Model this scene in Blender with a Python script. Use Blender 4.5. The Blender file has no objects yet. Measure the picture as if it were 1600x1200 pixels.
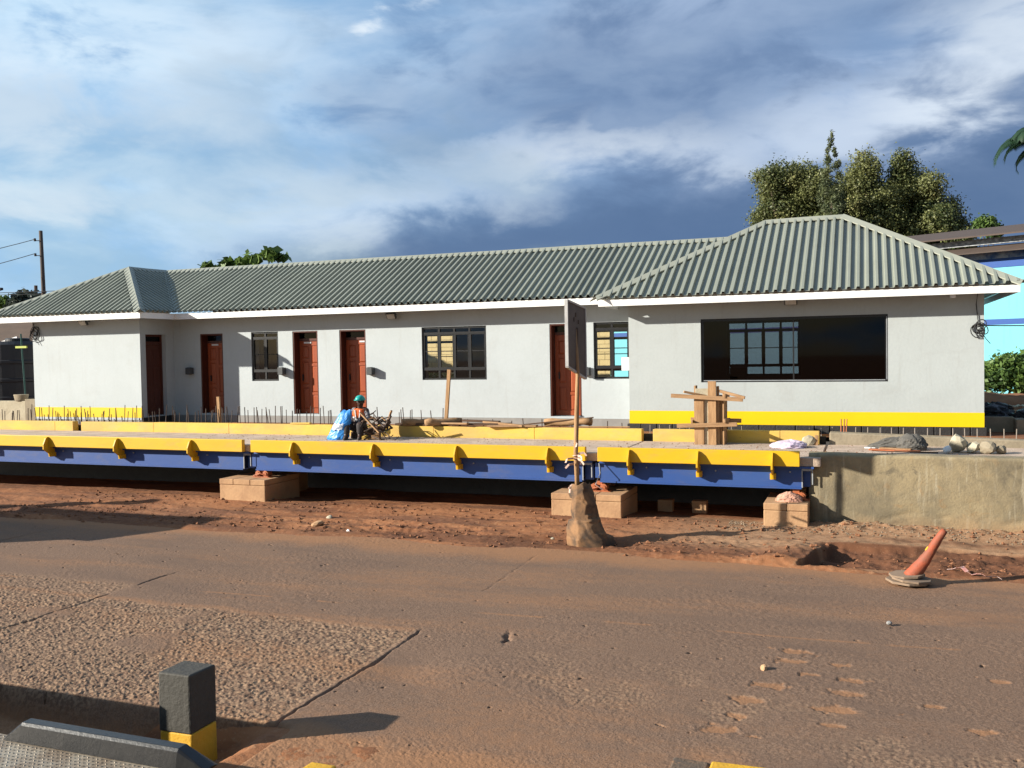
import bpy, math, random
import numpy as np
from mathutils import Vector, Matrix

random.seed(7)
C = bpy.context.scene.collection
S = bpy.context.scene
PI = math.pi

# ------------------------------------------------------------------ camera
def cam_axes(yaw, pitch, roll):
    cy, sy = math.cos(yaw), math.sin(yaw)
    cp, sp = math.cos(pitch), math.sin(pitch)
    fwd = Vector((-sy*cp, cy*cp, sp)); right = Vector((cy, sy, 0)); up = right.cross(fwd)
    cr, sr = math.cos(roll), math.sin(roll)
    return cr*right+sr*up, -sr*right+cr*up, fwd
R_, U_, F_ = cam_axes(math.radians(20.903), math.radians(-1.877), math.radians(-0.963))
cd = bpy.data.cameras.new('camera'); cam = bpy.data.objects.new('camera', cd); C.objects.link(cam)
cd.sensor_width = 36; cd.lens = 1450/1600*36; cd.clip_start = .05; cd.clip_end = 6000
cam.matrix_world = Matrix(((R_.x, U_.x, -F_.x, 0), (R_.y, U_.y, -F_.y, 0), (R_.z, U_.z, -F_.z, 3.3), (0, 0, 0, 1)))
S.camera = cam

# ------------------------------------------------------------------ sun, sky, exposure
SUN = Vector((1.68, 1.0, -.72)).normalized()
sl = bpy.data.lights.new('sun', 'SUN'); sl.energy = 5.0; sl.angle = math.radians(.55); sl.color = (1, .94, .825)
so = bpy.data.objects.new('sun', sl); C.objects.link(so); so.rotation_euler = SUN.to_track_quat('-Z', 'Y').to_euler()
so.location = (-20, -20, 20)
S.view_settings.view_transform = 'Standard'; S.view_settings.look = 'None'
S.view_settings.exposure = 1.0; S.view_settings.gamma = 1; S.view_settings.use_curve_mapping = False

W = bpy.data.worlds.new('World'); S.world = W; W.use_nodes = True
nt = W.node_tree; nt.nodes.clear()
class NG:
    """small node-graph helper"""
    def __init__(s, nt): s.nt = nt
    def n(s, t, **kw):
        o = s.nt.nodes.new(t)
        for k, v in kw.items(): setattr(o, k, v)
        return o
    def link(s, a, b): s.nt.links.new(a, b)
    def put(s, sock, v):
        if hasattr(v, 'links'): s.link(v, sock)
        else: sock.default_value = v
    def math(s, op, a, b=0., c=None, clamp=False):
        o = s.n('ShaderNodeMath', operation=op, use_clamp=clamp); s.put(o.inputs[0], a); s.put(o.inputs[1], b)
        if c is not None: s.put(o.inputs[2], c)
        return o.outputs[0]
    def sstep(s, v, a, b, lo=0., hi=1.):
        o = s.n('ShaderNodeMapRange', interpolation_type='SMOOTHSTEP'); s.put(o.inputs[0], v)
        s.put(o.inputs[1], a); s.put(o.inputs[2], b); s.put(o.inputs[3], lo); s.put(o.inputs[4], hi)
        return o.outputs[0]
    def mix(s, f, a, b):
        o = s.n('ShaderNodeMix', data_type='RGBA'); s.put(o.inputs[0], f)
        for i, v in ((6, a), (7, b)):
            if isinstance(v, tuple): v = (*v, 1)[:4]
            s.put(o.inputs[i], v)
        return o.outputs[2]
    def noise(s, vec, scale, detail=4., rough=.55, dist=0.):
        o = s.n('ShaderNodeTexNoise'); s.link(vec, o.inputs['Vector'])
        o.inputs['Scale'].default_value = scale; o.inputs['Detail'].default_value = detail
        o.inputs['Roughness'].default_value = rough; o.inputs['Distortion'].default_value = dist
        return o.outputs['Fac']
    def mapping(s, vec, scale=(1, 1, 1), loc=(0, 0, 0)):
        o = s.n('ShaderNodeMapping'); s.link(vec, o.inputs[0]); o.inputs[1].default_value = loc; o.inputs[3].default_value = scale
        return o.outputs[0]
g = NG(nt)
sky = g.n('ShaderNodeTexSky'); sky.sky_type = 'NISHITA'; sky.sun_disc = False
sky.sun_elevation = math.radians(20.2); sky.sun_rotation = math.atan2(-1.68, -1.0); sky.air_density = 1.2; sky.dust_density = .4; sky.ozone_density = 2.0
tc = g.n('ShaderNodeTexCoord').outputs['Generated']
sx = g.n('ShaderNodeSeparateXYZ'); g.link(tc, sx.inputs[0])
el = sx.outputs[2]
fwh = Vector((F_.x, F_.y, 0)).normalized(); rth = Vector((R_.x, R_.y, 0)).normalized()
dv = g.n('ShaderNodeVectorMath', operation='DOT_PRODUCT'); g.link(tc, dv.inputs[0]); dv.inputs[1].default_value = rth
az = dv.outputs['Value']                                  # east-west axis of the sky, an axis of the place
nA = g.noise(g.mapping(tc, (1, 1, 2.6)), 3.1, 7, .56, .35)
nB = g.noise(g.mapping(tc, (1, 1, 2.2), (4.1, 2.2, .6)), 7.5, 7, .56, .3)
nC = g.noise(g.mapping(tc, (1, 1, 3.0), (1.7, 8.2, 3.6)), 1.7, 4, .5, .2)
nAc = g.math('SUBTRACT', nA, .5); nBc = g.math('SUBTRACT', nB, .5); nCc = g.math('SUBTRACT', nC, .5)
azw = g.math('ADD', az, g.math('MULTIPLY', nAc, .30)); elw = g.math('ADD', el, g.math('MULTIPLY', nBc, .13))
elw = g.math('ADD', elw, g.math('MULTIPLY', nAc, .09))
# general cloud tone: paler west (left), slate-blue east (right)
west = g.sstep(azw, .22, -.50)
mid = g.mix(west, (.185, .285, .46), (.27, .46, .68))
hi_ = g.mix(g.sstep(nAc, -.09, .11), mid, g.mix(west, (.31, .41, .58), (.50, .66, .80)))
colr = g.mix(g.sstep(g.math('ADD', nBc, g.math('MULTIPLY', nCc, .8)), -.02, -.20), hi_, g.mix(west, (.15, .23, .38), (.22, .39, .62)))
# rain-dark cloud bank low over the eastern half of the view
for ca, ce, wa, we, k in ((.13, .275, .19, .085, .75), (.36, .34, .16, .05, .55), (-.10, .25, .10, .05, .35)):     # thick grey-blue cloud
    dx = g.math('DIVIDE', g.math('SUBTRACT', azw, ca), wa); dy = g.math('DIVIDE', g.math('SUBTRACT', elw, ce), we)
    r2 = g.math('ADD', g.math('MULTIPLY', dx, dx), g.math('MULTIPLY', dy, dy))
    colr = g.mix(g.math('MULTIPLY', g.sstep(r2, 1.4, .0), k), colr, g.mix(g.sstep(nB, .35, .65), (.125, .20, .345), (.20, .28, .42)))
edge = g.math('ADD', .150, g.math('MULTIPLY', az, .13)); els = g.math('ADD', el, g.math('ADD', g.math('MULTIPLY', nBc, .07), g.math('MULTIPLY', nAc, .06)))
bank = g.math('MULTIPLY', g.sstep(g.math('SUBTRACT', els, edge), .035, -.035), g.sstep(azw, -.40, -.08))
colr = g.mix(g.math('MULTIPLY', bank, .92), colr, (.080, .140, .262))
# brighter clouds where the sun still reaches them (azimuth, elevation, half sizes, amount)
for ca, ce, wa, we, k in ((.10, .205, .21, .036, .55), (-.14, .165, .20, .040, .35), (.50, .285, .15, .060, .70),
                          (-.42, .25, .20, .06, .55), (-.46, .155, .14, .028, .62), (-.11, .355, .035, .022, .75), (-.30, .315, .12, .03, .3), (.40, .235, .18, .03, .35)):
    dx = g.math('DIVIDE', g.math('SUBTRACT', azw, ca), wa); dy = g.math('DIVIDE', g.math('SUBTRACT', elw, ce), we)
    r2 = g.math('ADD', g.math('MULTIPLY', dx, dx), g.math('MULTIPLY', dy, dy))
    m = g.math('MULTIPLY', g.sstep(r2, 1.3, .0), g.math('MULTIPLY', g.sstep(nB, .30, .62), k))
    colr = g.mix(m, colr, (.72, .78, .83))
# blue gaps in the cloud: the Nishita sky itself shows there
skl = g.n('ShaderNodeVectorMath', operation='SCALE'); g.link(sky.outputs[0], skl.inputs[0]); skl.inputs['Scale'].default_value = .085
fv = g.n('ShaderNodeVectorMath', operation='DOT_PRODUCT'); g.link(tc, fv.inputs[0]); fv.inputs[1].default_value = fwh
clear = g.sstep(g.math('ADD', fv.outputs['Value'], g.math('MULTIPLY', nAc, .5)), .25, -.45)   # clouds thin out towards the sun
gap = g.math('MULTIPLY', g.sstep(g.math('ADD', g.math('ADD', nCc, g.math('MULTIPLY', nBc, .6)), g.math('MULTIPLY', clear, .22)), .03, .16), g.math('ADD', .22, g.math('MULTIPLY', clear, .68)))
colr = g.mix(gap, colr, skl.outputs[0])
colr = g.mix(g.sstep(el, .0, -.05), colr, (.10, .09, .08))
bgn = g.n('ShaderNodeBackground'); g.link(colr, bgn.inputs[0]); bgn.inputs[1].default_value = .63
out = g.n('ShaderNodeOutputWorld'); g.link(bgn.outputs[0], out.inputs[0])

# ------------------------------------------------------------------ materials
MATS = {}
def mat(name, col, col2=None, rough=.8, scale=2., amt=.5, bump=.15, bscale=30., stretch=(1, 1, 1), metallic=0., spec=.4, fine=.12, detail=5., streak=None, chips=None, sheets=0.):
    """noise between two colours, a fine second noise, and a noise bump"""
    if name in MATS: return MATS[name]
    m = bpy.data.materials.new(name); m.use_nodes = True; MATS[name] = m
    nt = m.node_tree; g = NG(nt); b = nt.nodes['Principled BSDF']
    if col2 is None: col2 = tuple(c*.78 for c in col)
    tc = g.n('ShaderNodeTexCoord').outputs['Object']
    v = g.mapping(tc, stretch)
    n1 = g.noise(v, scale, detail, .6, .3); n2 = g.noise(v, bscale, 4, .6)
    f = g.math('MULTIPLY', g.sstep(n1, .35, .68), amt)
    c = g.mix(f, col, col2)
    if streak:                                                     # thin run-down stains
        st = g.noise(g.mapping(tc, (6, 6, .45)), 1.3, 5, .65, .2); c = g.mix(g.math('MULTIPLY', g.sstep(st, .54, .74), streak[1]), c, streak[0])
        st = g.noise(g.mapping(tc, (.8, .8, 1.3), (5, 1, 2)), 1.0, 7, .68, .6); c = g.mix(g.math('MULTIPLY', g.sstep(st, .52, .70), streak[1]*.8), c, streak[0])
    if chips:                                                      # knocks, scratches and splashes
        ch = g.noise(g.mapping(tc, (1.2, 3, 3), (2, 9, 4)), 7, 8, .75, .4); c = g.mix(g.sstep(ch, chips[1], chips[1]+.05), c, chips[0])
        ch = g.noise(g.mapping(tc, (.7, 2, 2), (7, 3, 1)), 2.2, 6, .7, .3); c = g.mix(g.math('MULTIPLY', g.sstep(ch, .48, .72), .45), c, chips[2])
    if sheets:                                                     # one tone per roofing sheet
        sx_ = g.n('ShaderNodeSeparateXYZ'); g.link(tc, sx_.inputs[0]); wn = g.n('ShaderNodeTexWhiteNoise', noise_dimensions='1D')
        g.link(g.math('FLOOR', g.math('DIVIDE', sx_.outputs[0], .76)), wn.inputs['W']); hv = g.n('ShaderNodeHueSaturation'); g.link(c, hv.inputs['Color'])
        g.link(g.math('ADD', 1-sheets/2, g.math('MULTIPLY', wn.outputs[0], sheets)), hv.inputs['Value']); c = hv.outputs[0]
    c2 = g.n('ShaderNodeHueSaturation'); g.link(c, c2.inputs['Color'])
    g.link(g.math('ADD', 1-fine*.5*1.0, g.math('MULTIPLY', n2, fine)), c2.inputs['Value'])
    g.link(c2.outputs[0], b.inputs['Base Color'])
    b.inputs['Roughness'].default_value = rough; b.inputs['Metallic'].default_value = metallic
    b.inputs['Specular IOR Level'].default_value = spec
    if bump:
        bp = g.n('ShaderNodeBump'); bp.inputs['Strength'].default_value = bump; bp.inputs['Distance'].default_value = .02
        g.link(n2, bp.inputs['Height']); g.link(bp.outputs[0], b.inputs['Normal'])
    return m

M_wall = mat('wall_paint', (.435, .472, .485), (.40, .435, .445), rough=.75, scale=.8, bump=.16, bscale=16, amt=.7, streak=((.35, .36, .35), .30))
M_wall2 = mat('wall_paint_grey', (.395, .425, .425), (.36, .388, .387), rough=.75, scale=.9, bump=.16, bscale=16, amt=.7, streak=((.315, .32, .31), .38))
M_plinth = mat('grey_plinth', (.26, .25, .235), (.19, .18, .17), scale=3)
M_bitumen = mat('bitumen_plinth', (.022, .021, .021), (.036, .034, .033), rough=.55, scale=6, bump=.4, bscale=25)
M_yband = mat('yellow_paint_fresh', (.72, .49, .003), (.67, .45, .003), rough=.45, scale=1.5, bump=.05)
M_ybeam = mat('yellow_paint_steel', (.66, .385, .008), (.58, .32, .010), rough=.5, scale=1.6, bump=.08, bscale=12, stretch=(.4, 1, 1), chips=((.22, .115, .04), .655, (.47, .29, .08)))
M_ykerb = mat('yellow_paint_faded', (.66, .43, .07), (.50, .32, .10), rough=.75, scale=2.2, amt=.8, bump=.25, bscale=18, stretch=(.5, 1, 1), chips=((.22, .15, .09), .635, (.52, .38, .17)))
M_blue = mat('blue_paint_steel', (.024, .070, .25), (.038, .085, .245), rough=.5, scale=1.4, bump=.08, bscale=12, stretch=(.5, 1, 1), chips=((.17, .12, .085), .66, (.085, .095, .17)))
M_steel = mat('pale_steel', (.34, .36, .38), (.22, .22, .23), rough=.5, scale=5)
M_roof = mat('roof_sheet_paint', (.235, .248, .203), (.20, .212, .172), rough=.48, scale=.9, bump=.03, fine=.10, bscale=14, sheets=.16, streak=((.20, .195, .15), .35))
M_cap = mat('ridge_flashing', (.285, .29, .235), (.235, .242, .195), rough=.5, scale=1.2, bump=.06, bscale=8)
M_fascia = mat('fascia_white', (.80, .79, .77), (.72, .71, .69), rough=.5, scale=1.2, bump=.05)
M_door = mat('mahogany_door', (.33, .070, .022), (.24, .046, .015), rough=.38, scale=3, bump=.12, bscale=26, stretch=(4, 4, .35), fine=.3)
M_doorfr = mat('dark_door_frame', (.085, .022, .012), (.06, .016, .009), rough=.4, scale=3, stretch=(4, 4, .4))
M_wfr = mat('black_window_frame', (.012, .012, .013), (.02, .02, .021), rough=.4, scale=8, bump=.02)
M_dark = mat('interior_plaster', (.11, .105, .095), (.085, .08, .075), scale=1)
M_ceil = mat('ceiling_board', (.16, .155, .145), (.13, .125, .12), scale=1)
M_lamp = mat('grey_lamp_body', (.055, .058, .06), (.075, .078, .08), rough=.45, scale=10)
M_lglass = mat('lamp_glass', (.45, .44, .40), (.38, .37, .34), rough=.15, scale=10)
M_white = mat('white_plastic', (.68, .68, .68), (.58, .58, .58), rough=.5, scale=6)
M_conc = mat('concrete', (.285, .235, .165), (.19, .155, .105), rough=.9, scale=1.3, amt=.85, bump=.5, bscale=16, detail=8, fine=.3)
M_pier = mat('pier_concrete', (.46, .275, .145), (.34, .19, .10), rough=.9, scale=2.2, amt=.8, bump=.4, bscale=18, fine=.25)
M_deck = mat('deck_concrete', (.52, .40, .31), (.38, .285, .215), rough=.95, scale=2.0, amt=.9, bump=.6, bscale=34, fine=.4)
M_wood = mat('weathered_timber', (.40, .235, .115), (.27, .15, .07), rough=.85, scale=4, amt=.9, bump=.4, bscale=30, stretch=(5, 5, .5), fine=.35)
M_woodh = mat('weathered_timber_long', (.38, .225, .115), (.25, .14, .065), rough=.85, scale=4, amt=.9, bump=.4, bscale=30, stretch=(.5, 5, 5), fine=.35)
M_wooddk = mat('dark_timber', (.095, .05, .028), (.06, .033, .02), rough=.85, scale=4, amt=.9, bump=.4, bscale=30, stretch=(.6, 5, 5), fine=.3)
M_rebar = mat('rebar_steel', (.06, .042, .034), (.10, .055, .035), rough=.7, scale=12)
M_rebarl = mat('rebar_pale', (.30, .26, .22), (.24, .18, .14), rough=.7, scale=12)  # paler steel tone for the short bar ends
M_orange = mat('orange_load_cell', (.42, .13, .05), (.30, .08, .035), rough=.5, scale=9)
M_rubber = mat('black_rubber', (.011, .011, .012), (.026, .024, .023), rough=.33, scale=5, bump=.1, amt=.6)
M_bollbk = mat('bollard_black_paint', (.052, .047, .038), (.072, .064, .052), rough=.75, scale=4, bump=.5, bscale=24, fine=.3)
M_bolly = mat('bollard_yellow_paint', (.62, .34, .02), (.48, .25, .03), rough=.7, scale=4, bump=.4, bscale=24)
M_sack = mat('woven_sack', (.25, .132, .060), (.058, .040, .028), rough=.85, scale=3.4, amt=1., bump=.35, bscale=70, fine=.35)
M_cone = mat('faded_orange_plastic', (.34, .072, .030), (.20, .075, .045), rough=.7, scale=6, amt=1., bump=.25)
M_conedk = mat('dusty_cone_foot', (.24, .165, .11), (.13, .095, .07), rough=.9, scale=6)
M_sign = mat('sign_back_metal', (.105, .085, .075), (.075, .06, .055), rough=.65, scale=3, amt=.8)
M_stone = mat('pale_stone', (.42, .37, .27), (.30, .25, .17), rough=.95, scale=4, bump=.6, bscale=14, fine=.3)
M_cyan = mat('cyan_wall_paint', (.155, .455, .525), (.145, .43, .50), rough=.8, scale=.7, bump=.05, streak=((.12, .33, .37), .5))
M_bluew = mat('blue_wall_paint', (.022, .075, .27), (.02, .065, .24), rough=.7, scale=1)
M_brownroof = mat('old_brown_roof', (.085, .06, .048), (.055, .04, .034), rough=.85, scale=2, stretch=(.6, 3, 3))
M_cream = mat('cream_blockwork', (.70, .52, .26), (.60, .43, .21), rough=.9, scale=2, bump=.3)
M_tank = mat('black_tank_plastic', (.022, .022, .026), (.03, .03, .034), rough=.5, scale=2)
M_pole = mat('utility_pole_timber', (.085, .062, .05), (.06, .045, .036), rough=.9, scale=2, stretch=(3, 3, .3))
M_wire = mat('wire', (.02, .02, .022), rough=.6, bump=0)
M_plast = mat('black_sheeting', (.014, .015, .018), (.03, .03, .035), rough=.35, scale=3, bump=.3, bscale=8)
M_soil = mat('red_soil', (.22, .095, .045), (.15, .062, .032), rough=1, scale=3, bump=.7, bscale=14, fine=.4)
M_pink = mat('pink_plastic_bag', (.66, .52, .58), (.50, .42, .55), rough=.45, scale=7, amt=.9)
M_cem = mat('grey_paper_sack', (.085, .078, .068), (.13, .12, .105), rough=.8, scale=6, bump=.3)
M_tarp = mat('blue_tarpaulin', (.03, .235, .62), (.022, .17, .50), rough=.4, scale=7, bump=.3, bscale=14)
M_bark = mat('bark', (.10, .075, .055), (.06, .045, .035), rough=.95, scale=6, bump=.6, stretch=(2, 2, .5))

def glass_mat(name, tint, refl=1.0):
    m = bpy.data.materials.new(name); m.use_nodes = True; nt = m.node_tree; nt.nodes.clear(); g = NG(nt)
    tr = g.n('ShaderNodeBsdfTransparent'); tr.inputs[0].default_value = (*tint, 1)
    gl = g.n('ShaderNodeBsdfGlossy'); gl.inputs['Roughness'].default_value = .03; gl.inputs[0].default_value = (.9, .9, .9, 1)
    fr = g.n('ShaderNodeFresnel'); fr.inputs[0].default_value = 1.5
    mx = g.n('ShaderNodeMixShader'); g.link(g.math('MULTIPLY', fr.outputs[0], refl), mx.inputs[0])
    g.link(tr.outputs[0], mx.inputs[1]); g.link(gl.outputs[0], mx.inputs[2])
    o = g.n('ShaderNodeOutputMaterial'); g.link(mx.outputs[0], o.inputs[0]); return m
M_glass = glass_mat('window_glass', (.90, .93, .93)); M_tint = glass_mat('tinted_glass', (.17, .105, .12), .45)

def leaf_mat(name, a, b, c):
    """leaf colour varies per leaf card (face attribute) and from clump to clump"""
    m = bpy.data.materials.new(name); m.use_nodes = True; nt = m.node_tree; g = NG(nt); p = nt.nodes['Principled BSDF']
    at = g.n('ShaderNodeAttribute', attribute_name='tone').outputs['Fac']
    tc = g.n('ShaderNodeTexCoord').outputs['Object']; n = g.noise(tc, .9, 3)
    col = g.mix(g.sstep(g.math('ADD', g.math('MULTIPLY', at, .7), g.math('MULTIPLY', n, .45)), .28, .75), a, b)
    col = g.mix(g.sstep(at, .86, 1.), col, c)
    g.link(col, p.inputs['Base Color']); p.inputs['Roughness'].default_value = .5; p.inputs['Specular IOR Level'].default_value = .3
    tl = g.n('ShaderNodeBsdfTranslucent'); g.link(col, tl.inputs[0])
    mx = g.n('ShaderNodeMixShader'); mx.inputs[0].default_value = .25; g.link(p.outputs[0], mx.inputs[1]); g.link(tl.outputs[0], mx.inputs[2])
    g.link(mx.outputs[0], nt.nodes['Material Output'].inputs[0]); return m
M_leaf = leaf_mat('broadleaf_foliage', (.060, .082, .030), (.18, .19, .070), (.40, .35, .15))
M_leafc = leaf_mat('conifer_foliage', (.07, .09, .045), (.14, .16, .07), (.22, .22, .09))
M_leafb = leaf_mat('bush_foliage', (.045, .085, .022), (.13, .20, .045), (.26, .30, .08))
M_leafp = leaf_mat('palm_foliage', (.018, .045, .020), (.05, .09, .03), (.14, .16, .05))
M_leaff = leaf_mat('far_foliage', (.035, .05, .04), (.06, .075, .055), (.08, .09, .06))

# ------------------------------------------------------------------ mesh helpers
ORG = {}
class MB:
    def __init__(s): s.v = []; s.f = []
    def add(s, vs, fs):
        o = len(s.v); s.v += [tuple(p) for p in vs]; s.f += [tuple(i+o for i in f) for f in fs]
    def box(s, x0, x1, y0, y1, z0, z1, jit=0.):
        vs = [(x, y, z) for z in (z0, z1) for y in (y0, y1) for x in (x0, x1)]
        if jit: vs = [tuple(c+random.uniform(-jit, jit) for c in p) for p in vs]
        s.add(vs, [(0, 2, 3, 1), (4, 5, 7, 6), (0, 1, 5, 4), (2, 6, 7, 3), (0, 4, 6, 2), (1, 3, 7, 5)])
    def obox(s, c, ax, ay, az):
        """oriented box: centre and three half-axis vectors"""
        c, ax, ay, az = map(Vector, (c, ax, ay, az))
        vs = [c+ax*i+ay*j+az*k for k in (-1, 1) for j in (-1, 1) for i in (-1, 1)]
        s.add(vs, [(0, 2, 3, 1), (4, 5, 7, 6), (0, 1, 5, 4), (2, 6, 7, 3), (0, 4, 6, 2), (1, 3, 7, 5)])
    def bar(s, a, b, w, h, up=(0, 0, 1)):
        """rectangular bar from a to b"""
        a, b = Vector(a), Vector(b); d = b-a; u = Vector(up)
        sd = d.cross(u)
        if sd.length < 1e-6: sd = d.cross(Vector((1, 0, 0)))
        sd.normalize(); u = sd.cross(d).normalized()
        s.obox((a+b)/2, d/2, sd*w/2, u*h/2)
    def tube(s, pts, r, n=6, cap=True):
        pts = [Vector(p) for p in pts]; rs = r if isinstance(r, (list, tuple)) else [r]*len(pts)
        rings = []
        for i, p in enumerate(pts):
            d = (pts[min(i+1, len(pts)-1)]-pts[max(i-1, 0)])
            if d.length < 1e-9: d = Vector((0, 0, 1))
            d.normalize(); a = d.cross(Vector((0, 0, 1)))
            if a.length < .05: a = d.cross(Vector((1, 0, 0)))
            a.normalize(); b = d.cross(a)
            rings.append([p+(a*math.cos(2*PI*k/n)+b*math.sin(2*PI*k/n))*rs[i] for k in range(n)])
        o = len(s.v)
        for rg in rings: s.v += [tuple(p) for p in rg]
        for i in range(len(pts)-1):
            for k in range(n):
                k2 = (k+1) % n
                s.f.append((o+i*n+k, o+i*n+k2, o+(i+1)*n+k2, o+(i+1)*n+k))
        if cap:
            s.f.append(tuple(o+k for k in range(n))[::-1]); s.f.append(tuple(o+(len(pts)-1)*n+k for k in range(n)))
    def prism(s, poly, axis, lo, hi):
        """2-D polygon extruded along axis 0/1/2 (the other two axes in order)"""
        n = len(poly); vs = []
        for t in (lo, hi):
            for p in poly:
                q = list(p); q.insert(axis, t); vs.append(q)
        s.add(vs, [tuple(range(n))[::-1], tuple(range(n, 2*n))]+[(i, (i+1) % n, (i+1) % n+n, i+n) for i in range(n)])
    def rings(s, rr, cap=True):
        """list of rings (equal length) joined"""
        n = len(rr[0]); o = len(s.v)
        for r in rr: s.v += [tuple(p) for p in r]
        for i in range(len(rr)-1):
            for k in range(n):
                k2 = (k+1) % n; s.f.append((o+i*n+k, o+i*n+k2, o+(i+1)*n+k2, o+(i+1)*n+k))
        if cap:
            s.f.append(tuple(o+k for k in range(n))[::-1]); s.f.append(tuple(o+(len(rr)-1)*n+k for k in range(n)))
    def build(s, name, m, parent=None, smooth=False, bevel=0., org=None):
        if org is None:
            org = ORG[parent] if parent is not None else Vector((0, 0, 0))
        org = Vector(org)
        me = bpy.data.meshes.new(name)
        me.from_pydata([(x-org.x, y-org.y, z-org.z) for x, y, z in s.v], [], s.f); me.validate()
        me.materials.append(m)
        if smooth: me.polygons.foreach_set('use_smooth', [True]*len(me.polygons))
        o = bpy.data.objects.new(name, me); C.objects.link(o)
        if parent is not None: o.parent = parent
        else: o.location = org
        ORG[o] = org
        if bevel:
            b = o.modifiers.new('bevel', 'BEVEL'); b.width = bevel; b.segments = 2; b.limit_method = 'ANGLE'
        return o
def tag(o, label=None, cat=None, group=None, kind=None):
    if label: o['label'] = label
    if cat: o['category'] = cat
    if group: o['group'] = group
    if kind: o['kind'] = kind
    return o
def thing(name, loc, label, cat, group=None):
    o = bpy.data.objects.new(name, None); C.objects.link(o); o.location = loc; ORG[o] = Vector(loc); o.empty_display_size = .2
    return tag(o, label, cat, group)
def share(o, parent, loc):
    """copy of a part sharing its mesh, moved by loc (relative to the parent)"""
    c = o.copy(); C.objects.link(c); c.parent = parent; c.location = Vector(o.location)+Vector(loc); return c
def np_mesh(name, V, Fq, m, attrs=None, smooth=True, org=(0, 0, 0)):
    """fast quad mesh from numpy arrays"""
    me = bpy.data.meshes.new(name); V = V-np.array(org, dtype=float)
    me.vertices.add(len(V)); me.vertices.foreach_set('co', V.astype(np.float32).ravel())
    nf, k = Fq.shape
    me.loops.add(nf*k); me.loops.foreach_set('vertex_index', Fq.astype(np.int32).ravel())
    me.polygons.add(nf); me.polygons.foreach_set('loop_start', np.arange(0, nf*k, k, dtype=np.int32))
    try: me.polygons.foreach_set('loop_total', np.full(nf, k, dtype=np.int32))
    except Exception: pass
    me.polygons.foreach_set('use_smooth', np.full(nf, smooth))
    for an, (dom, arr) in (attrs or {}).items():
        a = me.attributes.new(an, 'FLOAT', dom); a.data.foreach_set('value', arr.astype(np.float32).ravel())
    me.update(calc_edges=True); me.materials.append(m)
    o = bpy.data.objects.new(name, me); C.objects.link(o); o.location = org; ORG[o] = Vector(org); return o

# value noise in numpy
def vnoise(x, y, seed):
    rs = np.random.RandomState(seed); T = rs.rand(256, 256)
    xi = np.floor(x).astype(int); yi = np.floor(y).astype(int); fx = x-xi; fy = y-yi
    fx = fx*fx*(3-2*fx); fy = fy*fy*(3-2*fy)
    a = T[xi & 255, yi & 255]; b = T[(xi+1) & 255, yi & 255]; c = T[xi & 255, (yi+1) & 255]; d = T[(xi+1) & 255, (yi+1) & 255]
    return (a*(1-fx)+b*fx)*(1-fy)+(c*(1-fx)+d*fx)*fy-.5
def fbm(x, y, seed, oct=4, gain=.5):
    r = 0; a = 1.
    for i in range(oct): r = r+a*vnoise(x*2**i+13.7*i, y*2**i-7.3*i, seed+i); a *= gain
    return r
def ss(v, a, b):
    t = np.clip((v-a)/(b-a), 0, 1); return t*t*(3-2*t)

# ------------------------------------------------------------------ ground and road
def fan(y0, y1, dy0, dy1, nx, l=(-1.30, -.6), r=(.26, .7)):
    ys = [y0]
    while ys[-1] < y1: ys.append(ys[-1]+dy0+(dy1-dy0)*(ys[-1]-y0)/(y1-y0))
    ys = np.array(ys); ys[-1] = y1; u = np.linspace(0, 1, nx)
    X = (l[0]*ys+l[1])[:, None]*(1-u)+(r[0]*ys+r[1])[:, None]*u; Y = np.repeat(ys[:, None], nx, 1)
    return X, Y
def grid_faces(ny, nx, off=0):
    i = np.arange(ny-1)[:, None]*nx+np.arange(nx-1)[None]
    return np.stack([i, i+1, i+nx+1, i+nx], -1).reshape(-1, 4)+off
PRINTS = [(-.75, 10.4, .20), (-.76, 10.06, .19), (-.94, 9.27, .22), (-1.04, 8.83, .24), (-.2, 9.28, .22), (-.25, 8.85, .25), (-.15, 9.66, .17),
          (-1.23, 8.07, .22), (-.30, 10.1, .13), (.55, 9.2, .12), (-1.12, 8.45, .14), (-.3, 8.45, .15), (-.55, 9.72, .12), (.9, 8.7, .16), (1.2, 10.1, .15)]
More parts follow.
